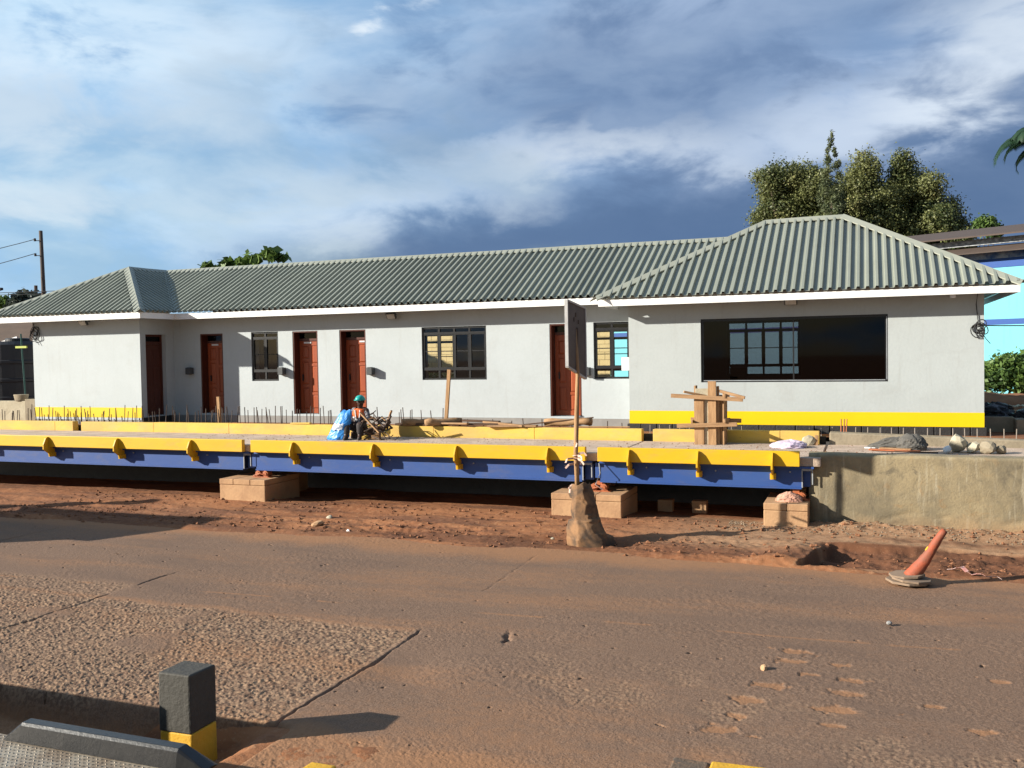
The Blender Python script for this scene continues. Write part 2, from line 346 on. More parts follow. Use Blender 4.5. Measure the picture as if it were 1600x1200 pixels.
def road_fields(X, Y):
    z = .025*fbm(X*.35, Y*.5, 3, 3)+.0012*fbm(X*7, Y*7, 21, 3)
    grain = fbm(X*52, Y*52, 31, 2)*(.45+1.1*ss(fbm(X*.8, Y*1.6, 33, 3), -.25, .35))                                    # worn chippings
    z = z+.0046*grain
    dust = .18+.5*ss(fbm(X*.30, Y*1.3, 41, 5, .6)+.10*np.sin(Y*3.1+1.2*fbm(X*.3, Y*.2, 45)), -.35, .75)
    # exposed-aggregate slab west of the joint, with broken front edge
    ex = -5.02+.03*fbm(Y*2, X*0, 61); ey = 9.98+.10*fbm(X*1.6, Y*0, 62, 3)+.03*(X+5)*0
    co = ss(ex-X, -.01, .10)*ss(ey-Y, -.02, .14)
    co = np.maximum(co, .75*ss(-10.0-X, 0, .15)*ss(10.75+.1*fbm(X*1.5, X*0, 66)-Y, 0, .2))
    co = co*(1-.8*ss(fbm(X*.9, Y*1.4, 67, 3), .25, .5))
    co = np.maximum(co, .55*ss(fbm(X*1.1, Y*1.5, 68, 4)+.45*np.exp(-((X+2.2)/1.1)**2-((Y-8.2)/.7)**2), .12, .5)*ss(X, -4.9, -4.4)*ss(10.5-Y, 0, 1.5))
    gr2 = fbm(X*24, Y*24, 71, 2, .6)
    z = z+co*(.015*np.abs(gr2)*2-.005)-.012*co
    z = z+.003*ss(fbm(X*.6, Y*.8, 90, 3), .05, .4)*fbm(X*26, Y*26, 91, 2)*2
    # joints along Y, narrow grooves
    for jx, ya, yb, w, dp in ((-5.0, 6.6, 10.0, .014, .045), (-5.02, 11.8, 14.2, .008, .012), (-10.03, 8.0, 10.2, .015, .04), (-10.0, 10.6, 11.6, .012, .03), (-15.0, 9, 14, .02, .03)):
        jx2 = jx+.05*fbm(Y*1.7, Y*0, 80, 3)+.03*fbm(Y*9, Y*0, 83, 2); w = w*(1+.8*fbm(Y*3.1, Y*0, 84, 2))
        z = z-dp*(.45+.55*ss(fbm(X*3, Y*3.5, 85, 3), -.3, .1))*np.exp(-((X-jx2)/w)**2)*ss(Y, ya, ya+.1)*ss(yb-Y, 0, .15)
    # crack and pot holes
    cx = -3.9+.25*(Y-9.9)*-1.; z = z-.05*np.exp(-((X-cx+.05*fbm(Y*9, Y*0, 88))/.03)**2)*np.exp(-((Y-9.95)/.16)**2)
    z = z-.03*np.exp(-((X+4.55)/.5)**2-((Y-8.6)/.5)**2)
    for px, py, r in PRINTS:
        d = ((X-px)/(r*.8))**2+((Y-py)/(r*.42))**2; d = d*(1+1.5*fbm(X*11, Y*11, 99, 3))+.35*fbm(X*27, Y*27, 97, 2)
        k = ss(1.1-d, 0, .7); z = z-.009*k+.008*np.exp(-((d-1.35)/.5)**2)*np.abs(fbm(X*30, Y*30, 98, 2))*2; dust = np.maximum(dust, .95*k)
    # dusty line along the carriageway and dust at both edges
    ln = np.exp(-((Y-10.95-.04*(X+1)-.05*fbm(X*1.2, X*0, 101))/.045)**2)*ss(fbm(X*1.5, X*0, 102, 3), -.10, .15)
    dust = np.maximum(dust, .8*ln)
    dust = np.maximum(dust, ss(Y+.5*fbm(X*.8, Y*.8, 103), 13.3, 14.5)); dust = np.maximum(dust, ss(7.6-Y+.9*fbm(X*.8, Y*.8, 104), .0, .9)*ss(X, -6, -4.6))
    dust = np.maximum(dust, .65*ss(ex-X, 0, .1)*np.exp(-((Y-ey)/.12)**2))
    dk = ss(6.98+.05*fbm(X*1.5, X*0, 151, 3)-Y, 0, .18)*ss(-4.75-X, 0, .3); z = z-.30*dk; co = co*(1-dk); dust = np.maximum(dust, dk)
    return z, np.clip(dust, 0, 1), co
def verge_z(X, Y):
    edge = 14.42+.16*fbm(X*.55, X*0, 111, 4)
    t = ss(Y-edge, -.30, .35)
    z = -.05+.075*t+.045*fbm(X*.5, Y*.6, 113, 3)*t
    rough = ss(fbm(X*.35, Y*.9, 117, 3), -.15, .25)*ss(16.6-Y, 0, .8)
    z = z+t*(.012*fbm(X*5, Y*7, 119, 5, .65)+.035*rough*np.abs(fbm(X*2.2, Y*6, 121, 4, .65))+rough*.030*np.maximum(0, fbm(X*11, Y*14, 122, 3, .6)))
    z = z-.07*np.exp(-((X+4.6)/1.2)**2-((Y-15.3)/.7)**2)
    z = z+t*.02*np.sin(Y*9+fbm(X*.6, Y*.5, 123)*5)*ss(17-Y, 0, .5)
    # dug pit and trench to the right of the sack
    xl = -.98+(Y-14.6)*.27+.06*fbm(Y*5, Y*0, 125, 3); bank = ss(X-xl, 0, .05)*np.exp(-np.maximum(X-xl, 0)/.7)*ss(Y, 14.55, 14.75)*ss(16.3-Y, 0, .5)
    z = z+.07*np.exp(-((X-xl+.35)/.35)**2)*ss(Y, 14.5, 14.8)*ss(16.3-Y, 0, .5)-.24*bank
    tr = ss(X+.25*fbm(Y*3, Y*0, 126), -.75, -.5)*ss(1-((Y-15.45+.3*fbm(X*.9, X*0, 128, 3))/.85)**2, 0, .25); z = z-.06*tr+.04*tr*fbm(X*5, Y*5, 127, 4, .65)
    z = z+.04*np.exp(-((Y-16.75)/.18)**2)*ss(X, -1, .5)*(1+fbm(X*3, Y*3, 129))
    # rubble thrown up against the ramp wall and piers
    z = z+.055*ss(Y, 17.0, 17.8)*ss(X, -2.2, -.6)*(1+1.2*fbm(X*6, Y*6, 131, 3))
    z = z+.05*ss(Y, 16.9, 17.4)*(1-ss(Y, 17.6, 18.2))
    z = z-.06*ss(Y, 18.0, 19.0)
    return z
def near_z(X, Y):
    edge = 7.05+.22*fbm(X*.9, X*0, 141, 4)+.0*X
    t = ss(edge-Y, -.15, .3); right = ss(X, -5.5, -4.9)
    z = -.06+t*(right*(.045+.02*fbm(X*2, Y*2, 143, 3))+(1-right)*(-.30*ss(edge-Y, 0, .4)+.0))
    return z+t*(.014*fbm(X*6, Y*7, 147, 4, .65))

def ground_mat(name, kind):
    m = bpy.data.materials.new(name); m.use_nodes = True; nt = m.node_tree; g = NG(nt); b = nt.nodes['Principled BSDF']
    tc = g.n('ShaderNodeTexCoord').outputs['Object']
    n1 = g.noise(tc, .55, 6, .6, .4); n2 = g.noise(tc, 9, 5, .65); n3 = g.noise(tc, 55, 4, .6); n4 = g.noise(g.mapping(tc, (.35, 1.6, 1)), 1.3, 6, .6, .5)
    dirtA = g.mix(g.sstep(n1, .35, .65), (.30, .128, .056), (.225, .090, .040)); dirt = g.mix(g.math('MULTIPLY', g.sstep(n4, .45, .62), .8), dirtA, (.135, .060, .034))
    dirt = g.mix(g.math('MULTIPLY', g.sstep(n2, .52, .70), .45), dirt, (.40, .22, .115))
    if kind == 'road':
        du = g.n('ShaderNodeAttribute', attribute_name='dust').outputs['Fac']; co = g.n('ShaderNodeAttribute', attribute_name='coarse').outputs['Fac']
        asp = g.mix(g.sstep(n3, .36, .64), (.082, .060, .046), (.205, .142, .103))
        sp = g.noise(tc, 120, 2, .5); asp = g.mix(g.math('MULTIPLY', g.sstep(sp, .56, .68), .55), asp, (.26, .20, .155)); asp = g.mix(g.math('MULTIPLY', g.sstep(sp, .44, .33), .6), asp, (.035, .030, .028))
        n5 = g.noise(g.mapping(tc, (.45, 1.5, 1), (3, 7, 0)), .8, 5, .6, .6)
        asp = g.mix(g.math('MULTIPLY', g.sstep(n5, .50, .66), .7), asp, (.098, .078, .065))
        agg = g.mix(g.sstep(g.noise(tc, 24, 3, .6), .40, .60), (.088, .062, .048), (.29, .20, .13))
        base = g.mix(co, asp, agg)
        c = g.mix(g.math('MULTIPLY', g.sstep(g.math('ADD', du, g.math('MULTIPLY', g.math('SUBTRACT', n2, .5), .8)), .15, 1.15), .85), base, (.31, .155, .075))
        c = g.mix(.24, c, (.31, .150, .074))
    else:
        c = g.mix(g.math('MULTIPLY', g.n('ShaderNodeAttribute', attribute_name='pale').outputs['Fac'], .75), dirt, g.mix(g.sstep(n2, .4, .62), (.35, .215, .125), (.26, .152, .085)))
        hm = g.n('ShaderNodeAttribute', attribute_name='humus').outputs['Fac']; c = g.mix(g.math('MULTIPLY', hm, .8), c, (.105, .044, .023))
        peb = g.n('ShaderNodeTexVoronoi'); g.link(tc, peb.inputs[0]); peb.inputs['Scale'].default_value = 26
        c = g.mix(g.math('MULTIPLY', g.sstep(peb.outputs['Distance'], .22, .10), .35), c, (.36, .24, .15))
    g.link(c, b.inputs['Base Color']); b.inputs['Roughness'].default_value = .93; b.inputs['Specular IOR Level'].default_value = .2
    bp = g.n('ShaderNodeBump'); bp.inputs['Strength'].default_value = .55; bp.inputs['Distance'].default_value = .012
    g.link(g.math('ADD', n3, g.math('MULTIPLY', n2, .7)), bp.inputs['Height']); g.link(bp.outputs[0], b.inputs['Normal'])
    return m
M_road = ground_mat('dusty_asphalt', 'road'); M_dirt = ground_mat('red_dirt', 'dirt')

X, Y = fan(6.0, 14.75, .0115, .024, 1050)
z, du, co = road_fields(X, Y)
V = np.stack([X, Y, z], -1).reshape(-1, 3); Fq = grid_faces(*X.shape)
# carriageway goes on outside the frame as coarse strips
n0 = len(V); ext = []; extf = []
for xa, xb in ((-60, None), (None, 60)):
    ys = np.array([6.0, 9, 12, 14.75])
    for i in range(3):
        for yy in (ys[i], ys[i+1]):
            l = -1.30*yy-.6; r = .26*yy+.7
            ext += [(xa, yy, 0), (l, yy, 0)] if xa is not None else [(r, yy, 0), (xb, yy, 0)]
        k = n0+len(ext)-4; extf.append((k, k+1, k+3, k+2))
V = np.vstack([V, np.array(ext)]); Fq = np.vstack([Fq, np.array(extf)])
road = np_mesh('road', V, Fq, M_road, {'dust': ('POINT', np.concatenate([du.ravel(), np.full(len(ext), .3)])), 'coarse': ('POINT', np.concatenate([co.ravel(), np.zeros(len(ext))]))})
tag(road, kind='structure')

Vs, Fs, off = [], [], 0
def patch(X, Y, Z):
    global off
    Vs.append(np.stack([X, Y, Z], -1).reshape(-1, 3)); Fs.append(grid_faces(*X.shape, off)); off += X.size
X, Y = fan(13.9, 20.28, .023, .030, 1000); patch(X, Y, verge_z(X, Y))
X, Y = fan(4.2, 7.35, .012, .014, 560, l=(-1.30, -.6), r=(.26, .7)); patch(X, Y, near_z(X, Y))
def rect(x0, x1, y0, y1, zz, nx=2, ny=2):
    X, Y = np.meshgrid(np.linspace(x0, x1, nx), np.linspace(y0, y1, ny)); patch(X, Y, np.full_like(X, zz))
rect(-3000, -26.9, 20.28, 26.7, 1.42); rect(-26.9, 60, 20.62, 26.7, 1.42, 40, 8); rect(60, 3000, 20.28, 26.7, 1.42)
rect(-3000, 3000, 26.7, 60, 1.42, 9, 4); rect(-3000, 3000, 60, 3000, 1.42, 9, 5)
rect(-60, -18.67, 13.9, 20.28, -.06); rect(5.5, 60, 13.9, 20.28, -.06); rect(-3000, 3000, -400, 4.2, -.10)
rect(-60, -10.2, 4.2, 7.35, -.07); rect(2.7, 60, 4.2, 7.35, -.07); rect(-3000, -60, 4.2, 20.28, -.06); rect(60, 3000, 4.2, 20.28, -.06)
GV = np.vstack(Vs); gx, gy = GV[:, 0], GV[:, 1]
trn = ss(gx+.25*fbm(gy*3, gy*0, 126), -.9, -.5)*ss(1-((gy-15.45)/.95)**2, 0, .3)
pale = np.clip(ss(gx+.8*fbm(gx*.6, gy*.8, 161, 3), -4.5, -2.0)*ss(gy, 15.0, 15.8)*(1-trn)*ss(18.6-gy, 0, .5), 0, 1)
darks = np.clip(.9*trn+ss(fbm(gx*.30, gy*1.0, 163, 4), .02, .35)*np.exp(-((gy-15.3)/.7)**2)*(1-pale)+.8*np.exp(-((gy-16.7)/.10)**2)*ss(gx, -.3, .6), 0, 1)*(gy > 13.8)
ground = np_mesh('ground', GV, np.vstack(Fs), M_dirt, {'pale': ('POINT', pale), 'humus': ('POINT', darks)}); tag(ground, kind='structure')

# ------------------------------------------------------------------ the station building
def wall_panel(mb, P, ud, nd, u1, v0, v1, holes, th):
    """wall in the plane P + u*ud + v*z; nd = inward normal; holes (ua,ub,va,vb). Faces both sides, reveals round the holes."""
    P, ud, nd = Vector(P), Vector(ud), Vector(nd); zz = Vector((0, 0, 1))
    us = sorted({0, u1, *[h[0] for h in holes], *[h[1] for h in holes]}); vs = sorted({v0, v1, *[h[2] for h in holes], *[h[3] for h in holes]})
    us = [u for u in us if 0 <= u <= u1]; vs = [v for v in vs if v0 <= v <= v1]
    pt = lambda u, v, d: P+ud*u+zz*v+nd*d
    def q(a, b, c, d): mb.add([a, b, c, d], [(0, 1, 2, 3)])
    for i in range(len(us)-1):
        for j in range(len(vs)-1):
            cu, cv = (us[i]+us[i+1])/2, (vs[j]+vs[j+1])/2
            if any(h[0] < cu < h[1] and h[2] < cv < h[3] for h in holes): continue
            for d in (0, th): q(pt(us[i], vs[j], d), pt(us[i+1], vs[j], d), pt(us[i+1], vs[j+1], d), pt(us[i], vs[j+1], d))
    for ua, ub, va, vb in list(holes)+[(0, u1, v0, v1)]:
        q(pt(ua, va, 0), pt(ua, vb, 0), pt(ua, vb, th), pt(ua, va, th)); q(pt(ub, va, 0), pt(ub, vb, 0), pt(ub, vb, th), pt(ub, va, th))
        q(pt(ua, va, 0), pt(ub, va, 0), pt(ub, va, th), pt(ua, va, th)); q(pt(ua, vb, 0), pt(ub, vb, 0), pt(ub, vb, th), pt(ua, vb, th))

Ym, Yl, Yr, Yb = 22.655, 21.25, 21.50, 27.35
XL0, XL1, XR0, XR1 = -23.72, -19.60, -5.24, 2.29
SILL, HEAD = 2.625, 4.05
bld = thing('station_building', (-10, 24, 1.4), 'long single-storey white building with grey-green ribbed hip roof and yellow band', 'building')
DOORS = [(-18.62, -17.80), (-15.37, -14.53), (-13.82, -12.98), (-7.60, -6.76)]
WINS = [(-16.79, -15.86), (-11.25, -9.36), (-6.43, -5.50)]
TH = .36
w = MB()
wall_panel(w, (XL1, Ym, 0), (1, 0, 0), (0, 1, 0), XR0-XL1, 1.62, 4.66, [(a-XL1, b-XL1, 1.67, 4.04) for a, b in DOORS]+[(a-XL1, b-XL1, SILL, HEAD) for a, b in WINS], TH)
wall_main = w.build('wall', M_wall, bld)
w = MB(); wall_panel(w, (XL0, Yl, 0), (1, 0, 0), (0, 1, 0), XL1-XL0, 1.55, 4.66, [], .20); w.build('wall', M_wall, bld)
w = MB(); wall_panel(w, (XL1, Yl+.20, 0), (0, 1, 0), (-1, 0, 0), Ym-Yl-.20, 1.55, 4.655, [(.02, .85, 1.65, 4.04)], .28); w.build('wall', M_wall, bld)
w = MB(); wall_panel(w, (XL0, Yl+.2, 0), (0, 1, 0), (1, 0, 0), Yb-Yl-.56, 1.55, 4.65, [], TH); w.build('wall', M_wall, bld)
BW = (-3.55, .44, 2.565, 4.015)
w = MB(); wall_panel(w, (XR0, Yr, 0), (1, 0, 0), (0, 1, 0), XR1-XR0, 1.60, 4.60, [(BW[0]-XR0, BW[1]-XR0, BW[2], BW[3])], TH); w.build('wall', M_wall2, bld)
w = MB(); wall_panel(w, (XR0, Yr+.3, 0), (0, 1, 0), (1, 0, 0), Yb-Yr-.6, 1.55, 4.60, [], TH); w.build('wall', M_wall2, bld); w = MB(); wall_panel(w, (XR1, Yr+.3, 0), (0, 1, 0), (-1, 0, 0), Yb-Yr-.6, 1.55, 4.60, [], TH); w.build('wall', M_wall2, bld)
RW = [(-13.42, -12.28, 2.50, 3.95), (-7.66, -6.55, 2.50, 3.95), (-3.72, -1.72, 2.56, 4.10)]
w = MB(); wall_panel(w, (XL0, Yb, 0), (1, 0, 0), (0, -1, 0), XR1-XL0, 1.5, 4.66, [(a-XL0, b-XL0, c, d) for a, b, c, d in RW], .25); w.build('wall', M_wall, bld)
# painted bands and plinths, a few millimetres proud
b = MB(); b.box(XL0-.004, XL1+.004, Yl-.004, Yl+.02, 1.62, 1.915); b.build('painted_band', M_yband, bld)
b = MB(); b.box(XR0-.004, XR1+.004, Yr-.004, Yr+.02, 1.602, 1.905); b.build('painted_band', M_yband, bld)
b = MB(); b.box(XL0, XL1, Yl+.012, Yl+.2, 1.38, 1.55); b.box(XL1, XR0, Ym-.03, Ym+.2, 1.38, 1.62); b.build('plinth', M_plinth, bld)
b = MB(); b.box(XL1+.0, XL1+.03, Yl+.02, Ym-.04, 1.38, 1.62); b.build('plinth', M_bitumen, bld)
bp_ = None
k = 0; x = XR0-.06
while x < XR1+.02:                                             # bitumen-coated foundation stones under the right block
    wd = random.uniform(.30, .42); x2 = min(x+wd, XR1+.06)
    b = MB(); b.box(x+.008, x2-.008, Yr-.03+random.uniform(-.012, .012), Yr+.2, 1.25, 1.597); b.build('plinth_stone', M_bitumen, bld, bevel=.012); x = x2
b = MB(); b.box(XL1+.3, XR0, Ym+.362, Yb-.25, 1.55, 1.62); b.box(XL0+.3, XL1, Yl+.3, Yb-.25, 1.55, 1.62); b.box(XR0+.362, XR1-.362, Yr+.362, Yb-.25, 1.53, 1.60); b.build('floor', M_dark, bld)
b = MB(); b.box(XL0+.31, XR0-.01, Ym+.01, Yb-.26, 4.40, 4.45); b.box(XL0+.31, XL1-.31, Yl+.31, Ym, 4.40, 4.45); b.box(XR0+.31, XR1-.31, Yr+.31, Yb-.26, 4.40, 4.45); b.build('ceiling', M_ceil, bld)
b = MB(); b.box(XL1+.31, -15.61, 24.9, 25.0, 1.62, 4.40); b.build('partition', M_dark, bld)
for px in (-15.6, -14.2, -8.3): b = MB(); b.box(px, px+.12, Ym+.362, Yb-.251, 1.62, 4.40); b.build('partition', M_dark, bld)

def door(x0, x1, z0, z1, y, parent, sign_side):
    """recessed panelled door; x-aligned"""
    fr = MB(); t = .055
    for a, c in ((x0+.001, x0+t), (x1-t, x1-.001)): fr.box(a, c, y, y+.08, z0, z1)
    fr.box(x0+t, x1-t, y, y+.08, z1-t, z1); fr.box(x0+t, x1-t, y-.02, y+.08, 3.765, 3.83)
    fr.box(x0+.001, x0+.042, Ym+.012, y-.001, z0, z1-.001); fr.box(x1-.042, x1-.001, Ym+.012, y-.001, z0, z1-.001); fr.box(x0+.042, x1-.042, Ym+.012, y-.001, z1-.035, z1-.001)
    d = fr.build('door', M_doorfr, parent)
    gl = MB(); gl.box(x0+t, x1-t, y+.03, y+.036, 3.83, z1-t); gl.build('transom_pane', M_tint, d)
    lf = MB(); a, c = x0+t+.004, x1-t-.004; yy = y+.022
    lf.box(a, c, yy, yy+.045, z0+.01, 3.76); mx = a+(c-a)*.5
    lf.box(a, c, yy-.014, yy, z0+.01, z0+.13); lf.box(a, c, yy-.014, yy, 3.63, 3.76)
    for s in (a, mx-.045, c-.085): lf.box(s, s+.09 if s != a else a+.085, yy-.014, yy, z0+.13, 3.63)
    leaf = lf.build('leaf', M_door, d, bevel=.004)
    for (pa, pb, cuts) in ((a+.10, mx-.06, (z0+.15, z0+.74, z0+.86, 3.16, 3.27, 3.61)), (mx+.06, c-.10, (z0+.15, z0+.52, z0+.62, 3.02, 3.13, 3.61))):
        for i in range(0, 6, 2):
            p = MB(); za, zb = cuts[i], cuts[i+1]
            o = [(pa, za), (pb, za), (pb, zb), (pa, zb)]; n_ = [(pa+.03, za+.03), (pb-.03, za+.03), (pb-.03, zb-.03), (pa+.03, zb-.03)]
            vs = [(u, yy-.002, v) for u, v in o]+[(u, yy-.020, v) for u, v in n_]
            p.add(vs, [(0, 1, 5, 4), (1, 2, 6, 5), (2, 3, 7, 6), (3, 0, 4, 7), (4, 5, 6, 7)]); p.build('panel', M_door, d)
            if i in (0, 2):
                r_ = MB(); r_.box(pa-.02, pb+.02, yy-.016, yy-.001, zb+.02, zb+.09); r_.build('rail', M_door, d)
    h = MB(); h.box(x0+.16, x0+.19, yy-.06, yy-.02, 2.62, 2.80); h.build('handle', M_wfr, d)
    if sign_side:
        s_ = MB(); c0 = x0+.22 if sign_side < 0 else x0+.50
        s_.box(c0, c0+.24, yy-.03, yy-.018, 3.69, 3.735); s_.build('door_sign', M_white, d)
for i, (a, c) in enumerate(DOORS): door(a, c, 1.67, 4.04, Ym+.255, bld, (-1, -1, 1, 0)[i])
# dark door in the wing's side wall
fr = MB(); fr.box(XL1-.22, XL1-.14, Yl+.221, Yl+.28, 1.65, 4.04); fr.box(XL1-.22, XL1-.14, Yl+.99, Yl+1.049, 1.65, 4.04); fr.box(XL1-.22, XL1-.14, Yl+.28, Yl+.99, 3.98, 4.04); fr.box(XL1-.22, XL1-.12, Yl+.28, Yl+.99, 3.765, 3.83)
dd = fr.build('door', M_doorfr, bld)
lf = MB(); lf.box(XL1-.20, XL1-.16, Yl+.282, Yl+.988, 1.66, 3.76); lf.build('leaf', M_doorfr, dd)
gl = MB(); gl.box(XL1-.19, XL1-.184, Yl+.28, Yl+.99, 3.83, 3.98); gl.build('transom_pane', M_tint, dd)
for ya in (.36, .68):
    for za, zb in ((1.82, 2.40), (2.52, 3.05), (3.17, 3.62)):
        p = MB(); p.box(XL1-.162, XL1-.148, Yl+ya, Yl+ya+.22, za, zb); p.build('panel', M_doorfr, dd, bevel=.006)

def window(x0, x1, z0, z1, y, parent, cols, name='window', rows=(.20, .88), midbar=True, gm=None):
    """steel casement: cols lights, small top and bottom rows, thin bar across the middle"""
    f = MB(); t = .05
    f.box(x0+.001, x0+t, y, y+.06, z0, z1); f.box(x1-t, x1-.001, y, y+.06, z0, z1); f.box(x0+t, x1-t, y, y+.06, z0+.001, z0+t); f.box(x0+t, x1-t, y, y+.06, z1-t, z1-.001)
    win = f.build(name, M_wfr, parent)
    H = z1-z0; zb = z0+H*rows[0]; zt = z0+H*rows[1]; zm = (zb+zt)/2; cw = (x1-x0-2*t)/cols
    for i in range(1, cols):
        m = MB(); xx = x0+t+cw*i; m.box(xx-.028, xx+.028, y+.003, y+.055, z0+t, z1-t); m.build('mullion', M_wfr, win)
    for zz, hh in ((zb, .03), (zt, .028)):
        m = MB(); m.box(x0+t, x1-t, y-.004, y+.058, zz-hh, zz+hh); m.build('transom_bar', M_wfr, win)
    if midbar:
        m = MB(); m.box(x0+t, x1-t, y+.012, y+.04, zm-.012, zm+.012); m.build('glazing_bar', M_wfr, win)
    for i in range(cols):
        for za, zc in ((z0+t, zb-.03), (zb+.03, zt-.028), (zt+.028, z1-t)):
            p = MB(); xa = x0+t+cw*i+.028*(i > 0); xb = x0+t+cw*(i+1)-.028*(i < cols-1)
            p.add([(xa, y+.03, za), (xb, y+.03, za), (xb, y+.03, zc), (xa, y+.03, zc)], [(0, 1, 2, 3)]); p.build('pane', gm or M_glass, win)
            if za > z0+t and zc < z1-t:                        # opening casement sash
                s_ = MB(); e = .022
                s_.box(xa, xa+e, y+.0, y+.028, za, zc); s_.box(xb-e, xb, y+.0, y+.028, za, zc); s_.box(xa+e, xb-e, y+.0, y+.028, za, za+e); s_.box(xa+e, xb-e, y+.0, y+.028, zc-e, zc); s_.build('sash', M_wfr, win)
    return win
window(*WINS[0], SILL, HEAD, Ym+.035, bld, 2); window(*WINS[1], SILL, HEAD, Ym+.035, bld, 4)
w3 = window(*WINS[2], SILL, HEAD, Ym+.035, bld, 2)
n_ = MB(); n_.box(-5.72, -5.52, Ym+.022, Ym+.027, 2.83, 3.16); n_.build('paper_notice', M_white, w3)
for i, (a, c, d, e) in enumerate(RW): window(a, c, d, e, Yb-.2, bld, (2, 2, 4)[i], rows=(.18, .84))
# the big dark shop window of the right block
f = MB(); t = .055; x0, x1, z0, z1 = BW; y = Yr+.03
f.box(x0+.001, x0+t, y, y+.08, z0, z1); f.box(x1-t, x1-.001, y, y+.08, z0, z1); f.box(x0+t, x1-t, y, y+.08, z0+.001, z0+t); f.box(x0+t, x1-t, y, y+.08, z1-t, z1-.001)
bw = f.build('window', M_wfr, bld); bw['label'] = 'wide dark tinted picture window'
p = MB(); p.add([(x0+t, y+.03, z0+t), (-1.52, y+.03, z0+t), (-1.52, y+.03, z1-t), (x0+t, y+.03, z1-t)], [(0, 1, 2, 3)]); p.build('pane', M_tint, bw)
p = MB(); p.add([(-1.50, y+.03, z0+t), (x1-t, y+.03, z0+t), (x1-t, y+.03, z1-t), (-1.50, y+.03, z1-t)], [(0, 1, 2, 3)]); p.build('pane', M_tint, bw)
p = MB(); p.box(-1.525, -1.495, y+.02, y+.045, z0+t, z1-t); p.build('glazing_bar', M_wfr, bw)
p = MB(); p.box(x0+t, x1-t, y-.012, y-.002, z0+.028, z0+.043); p.box(x1-.030, x1-.016, y-.012, y-.002, z0+.045, z1-.05); p.build('frame_bead', M_steel, bw)
# desk and chair inside, only just made out through the glass
b = MB(); b.box(-1.9, -.2, 25.6, 26.3, 2.33, 2.38); b.box(-1.9, -1.85, 25.6, 26.3, 1.60, 2.33); b.box(-.25, -.2, 25.6, 26.3, 1.60, 2.33)
tag(b.build('office_desk', M_dark, None, org=(-1, 26, 1.6)), 'dim desk inside the right block, seen through the dark glass', 'desk')
ch = thing('office_chair', (-3.35, 26.3, 1.6), 'dark office chair back showing low in the dark picture window', 'chair')
b = MB(); b.box(-3.6, -3.1, 26.05, 26.55, 2.03, 2.10); b.build('seat', M_rubber, ch, bevel=.02)
b = MB(); b.box(-3.58, -3.12, 26.52, 26.58, 2.2, 2.82); b.build('backrest', M_rubber, ch, bevel=.03)
b = MB(); b.tube([(-3.35, 26.3, 1.61), (-3.35, 26.3, 2.04)], .03); b.bar((-3.6, 26.3, 1.63), (-3.1, 26.3, 1.63), .05, .04); b.bar((-3.35, 26.05, 1.63), (-3.35, 26.55, 1.63), .05, .04); b.bar((-3.35, 26.5, 2.05), (-3.35, 26.55, 2.3), .05, .02); b.build('pedestal', M_steel, ch)

# lamps, floodlights and small fittings are fixed to the walls: parts
def wall_lamp(x, z):
    b = MB(); b.box(x, x+.11, Ym-.10, Ym-.001, z-.11, z+.11); l = b.build('wall_lamp', M_lamp, bld, bevel=.006)
    b = MB(); b.box(x+.11, x+.20, Ym-.20, Ym-.02, z-.10, z+.10); b.box(x+.03, x+.11, Ym-.19, Ym-.10, z-.10, z+.10); b.build('lamp_shade', M_lamp, l, bevel=.006)
for x, z in ((-19.07, 2.94), (-15.80, 2.91), (-12.90, 2.885), (-6.70, 2.82)): wall_lamp(x, z)
def flood(x, y, z, wd=.28):
    b = MB(); b.obox((x, y-.05, z), (wd/2, 0, 0), (0, .045, -.075), (0, .03, .018)); l = b.build('floodlight', M_lamp, bld, bevel=.008)
    b = MB(); b.obox((x, y-.085, z-.022), (wd/2-.025, 0, 0), (0, .038, -.060), (0, .004, .0025)); b.build('lens', M_lglass, l)
    b = MB(); b.bar((x-.05, y-.02, z+.01), (x-.05, y+.15, z+.05), .03, .015); b.bar((x+.05, y-.02, z+.01), (x+.05, y+.15, z+.05), .03, .015); b.build('bracket', M_lamp, l)
flood(-12.05, 22.49, 4.383); flood(-21.50, 21.10, 4.422); flood(-1.543, 21.35, 4.357)
b = MB(); b.box(1.62, 1.72, 21.02, 21.10, 4.29, 4.36); b.build('sensor', M_white, bld, bevel=.01)
def coil(cx, cy, cz, r, n, label_seed):
    rnd = random.Random(label_seed); b = MB()
    for k in range(n):
        ox, oz, rr, tl = rnd.uniform(-.07, .07), rnd.uniform(-.09, .09), r*rnd.uniform(.6, 1.1), rnd.uniform(-.5, .5)
        b.tube([(cx+ox+rr*math.cos(a), cy-.03-k*.012+.02*math.sin(3*a), cz+oz+rr*1.1*math.sin(a+tl)) for a in [2*PI*i/16 for i in range(17)]], .011, 5)
    b.tube([(cx-.02, cy-.02, cz+.1), (cx-.06, cy-.02, cz+.5), (cx-.03, cy-.015, cz+.75)], .009, 5)
    b.tube([(cx, cy-.03, cz), (cx+.12, cy-.05, cz-.22), (cx+.2, cy-.04, cz-.32)], .008, 5)
    b.build('cable_coil', M_wire, bld)
coil(2.20, Yr, 3.66, .12, 5, 3); coil(-23.62, Yl, 4.12, .17, 4, 5)

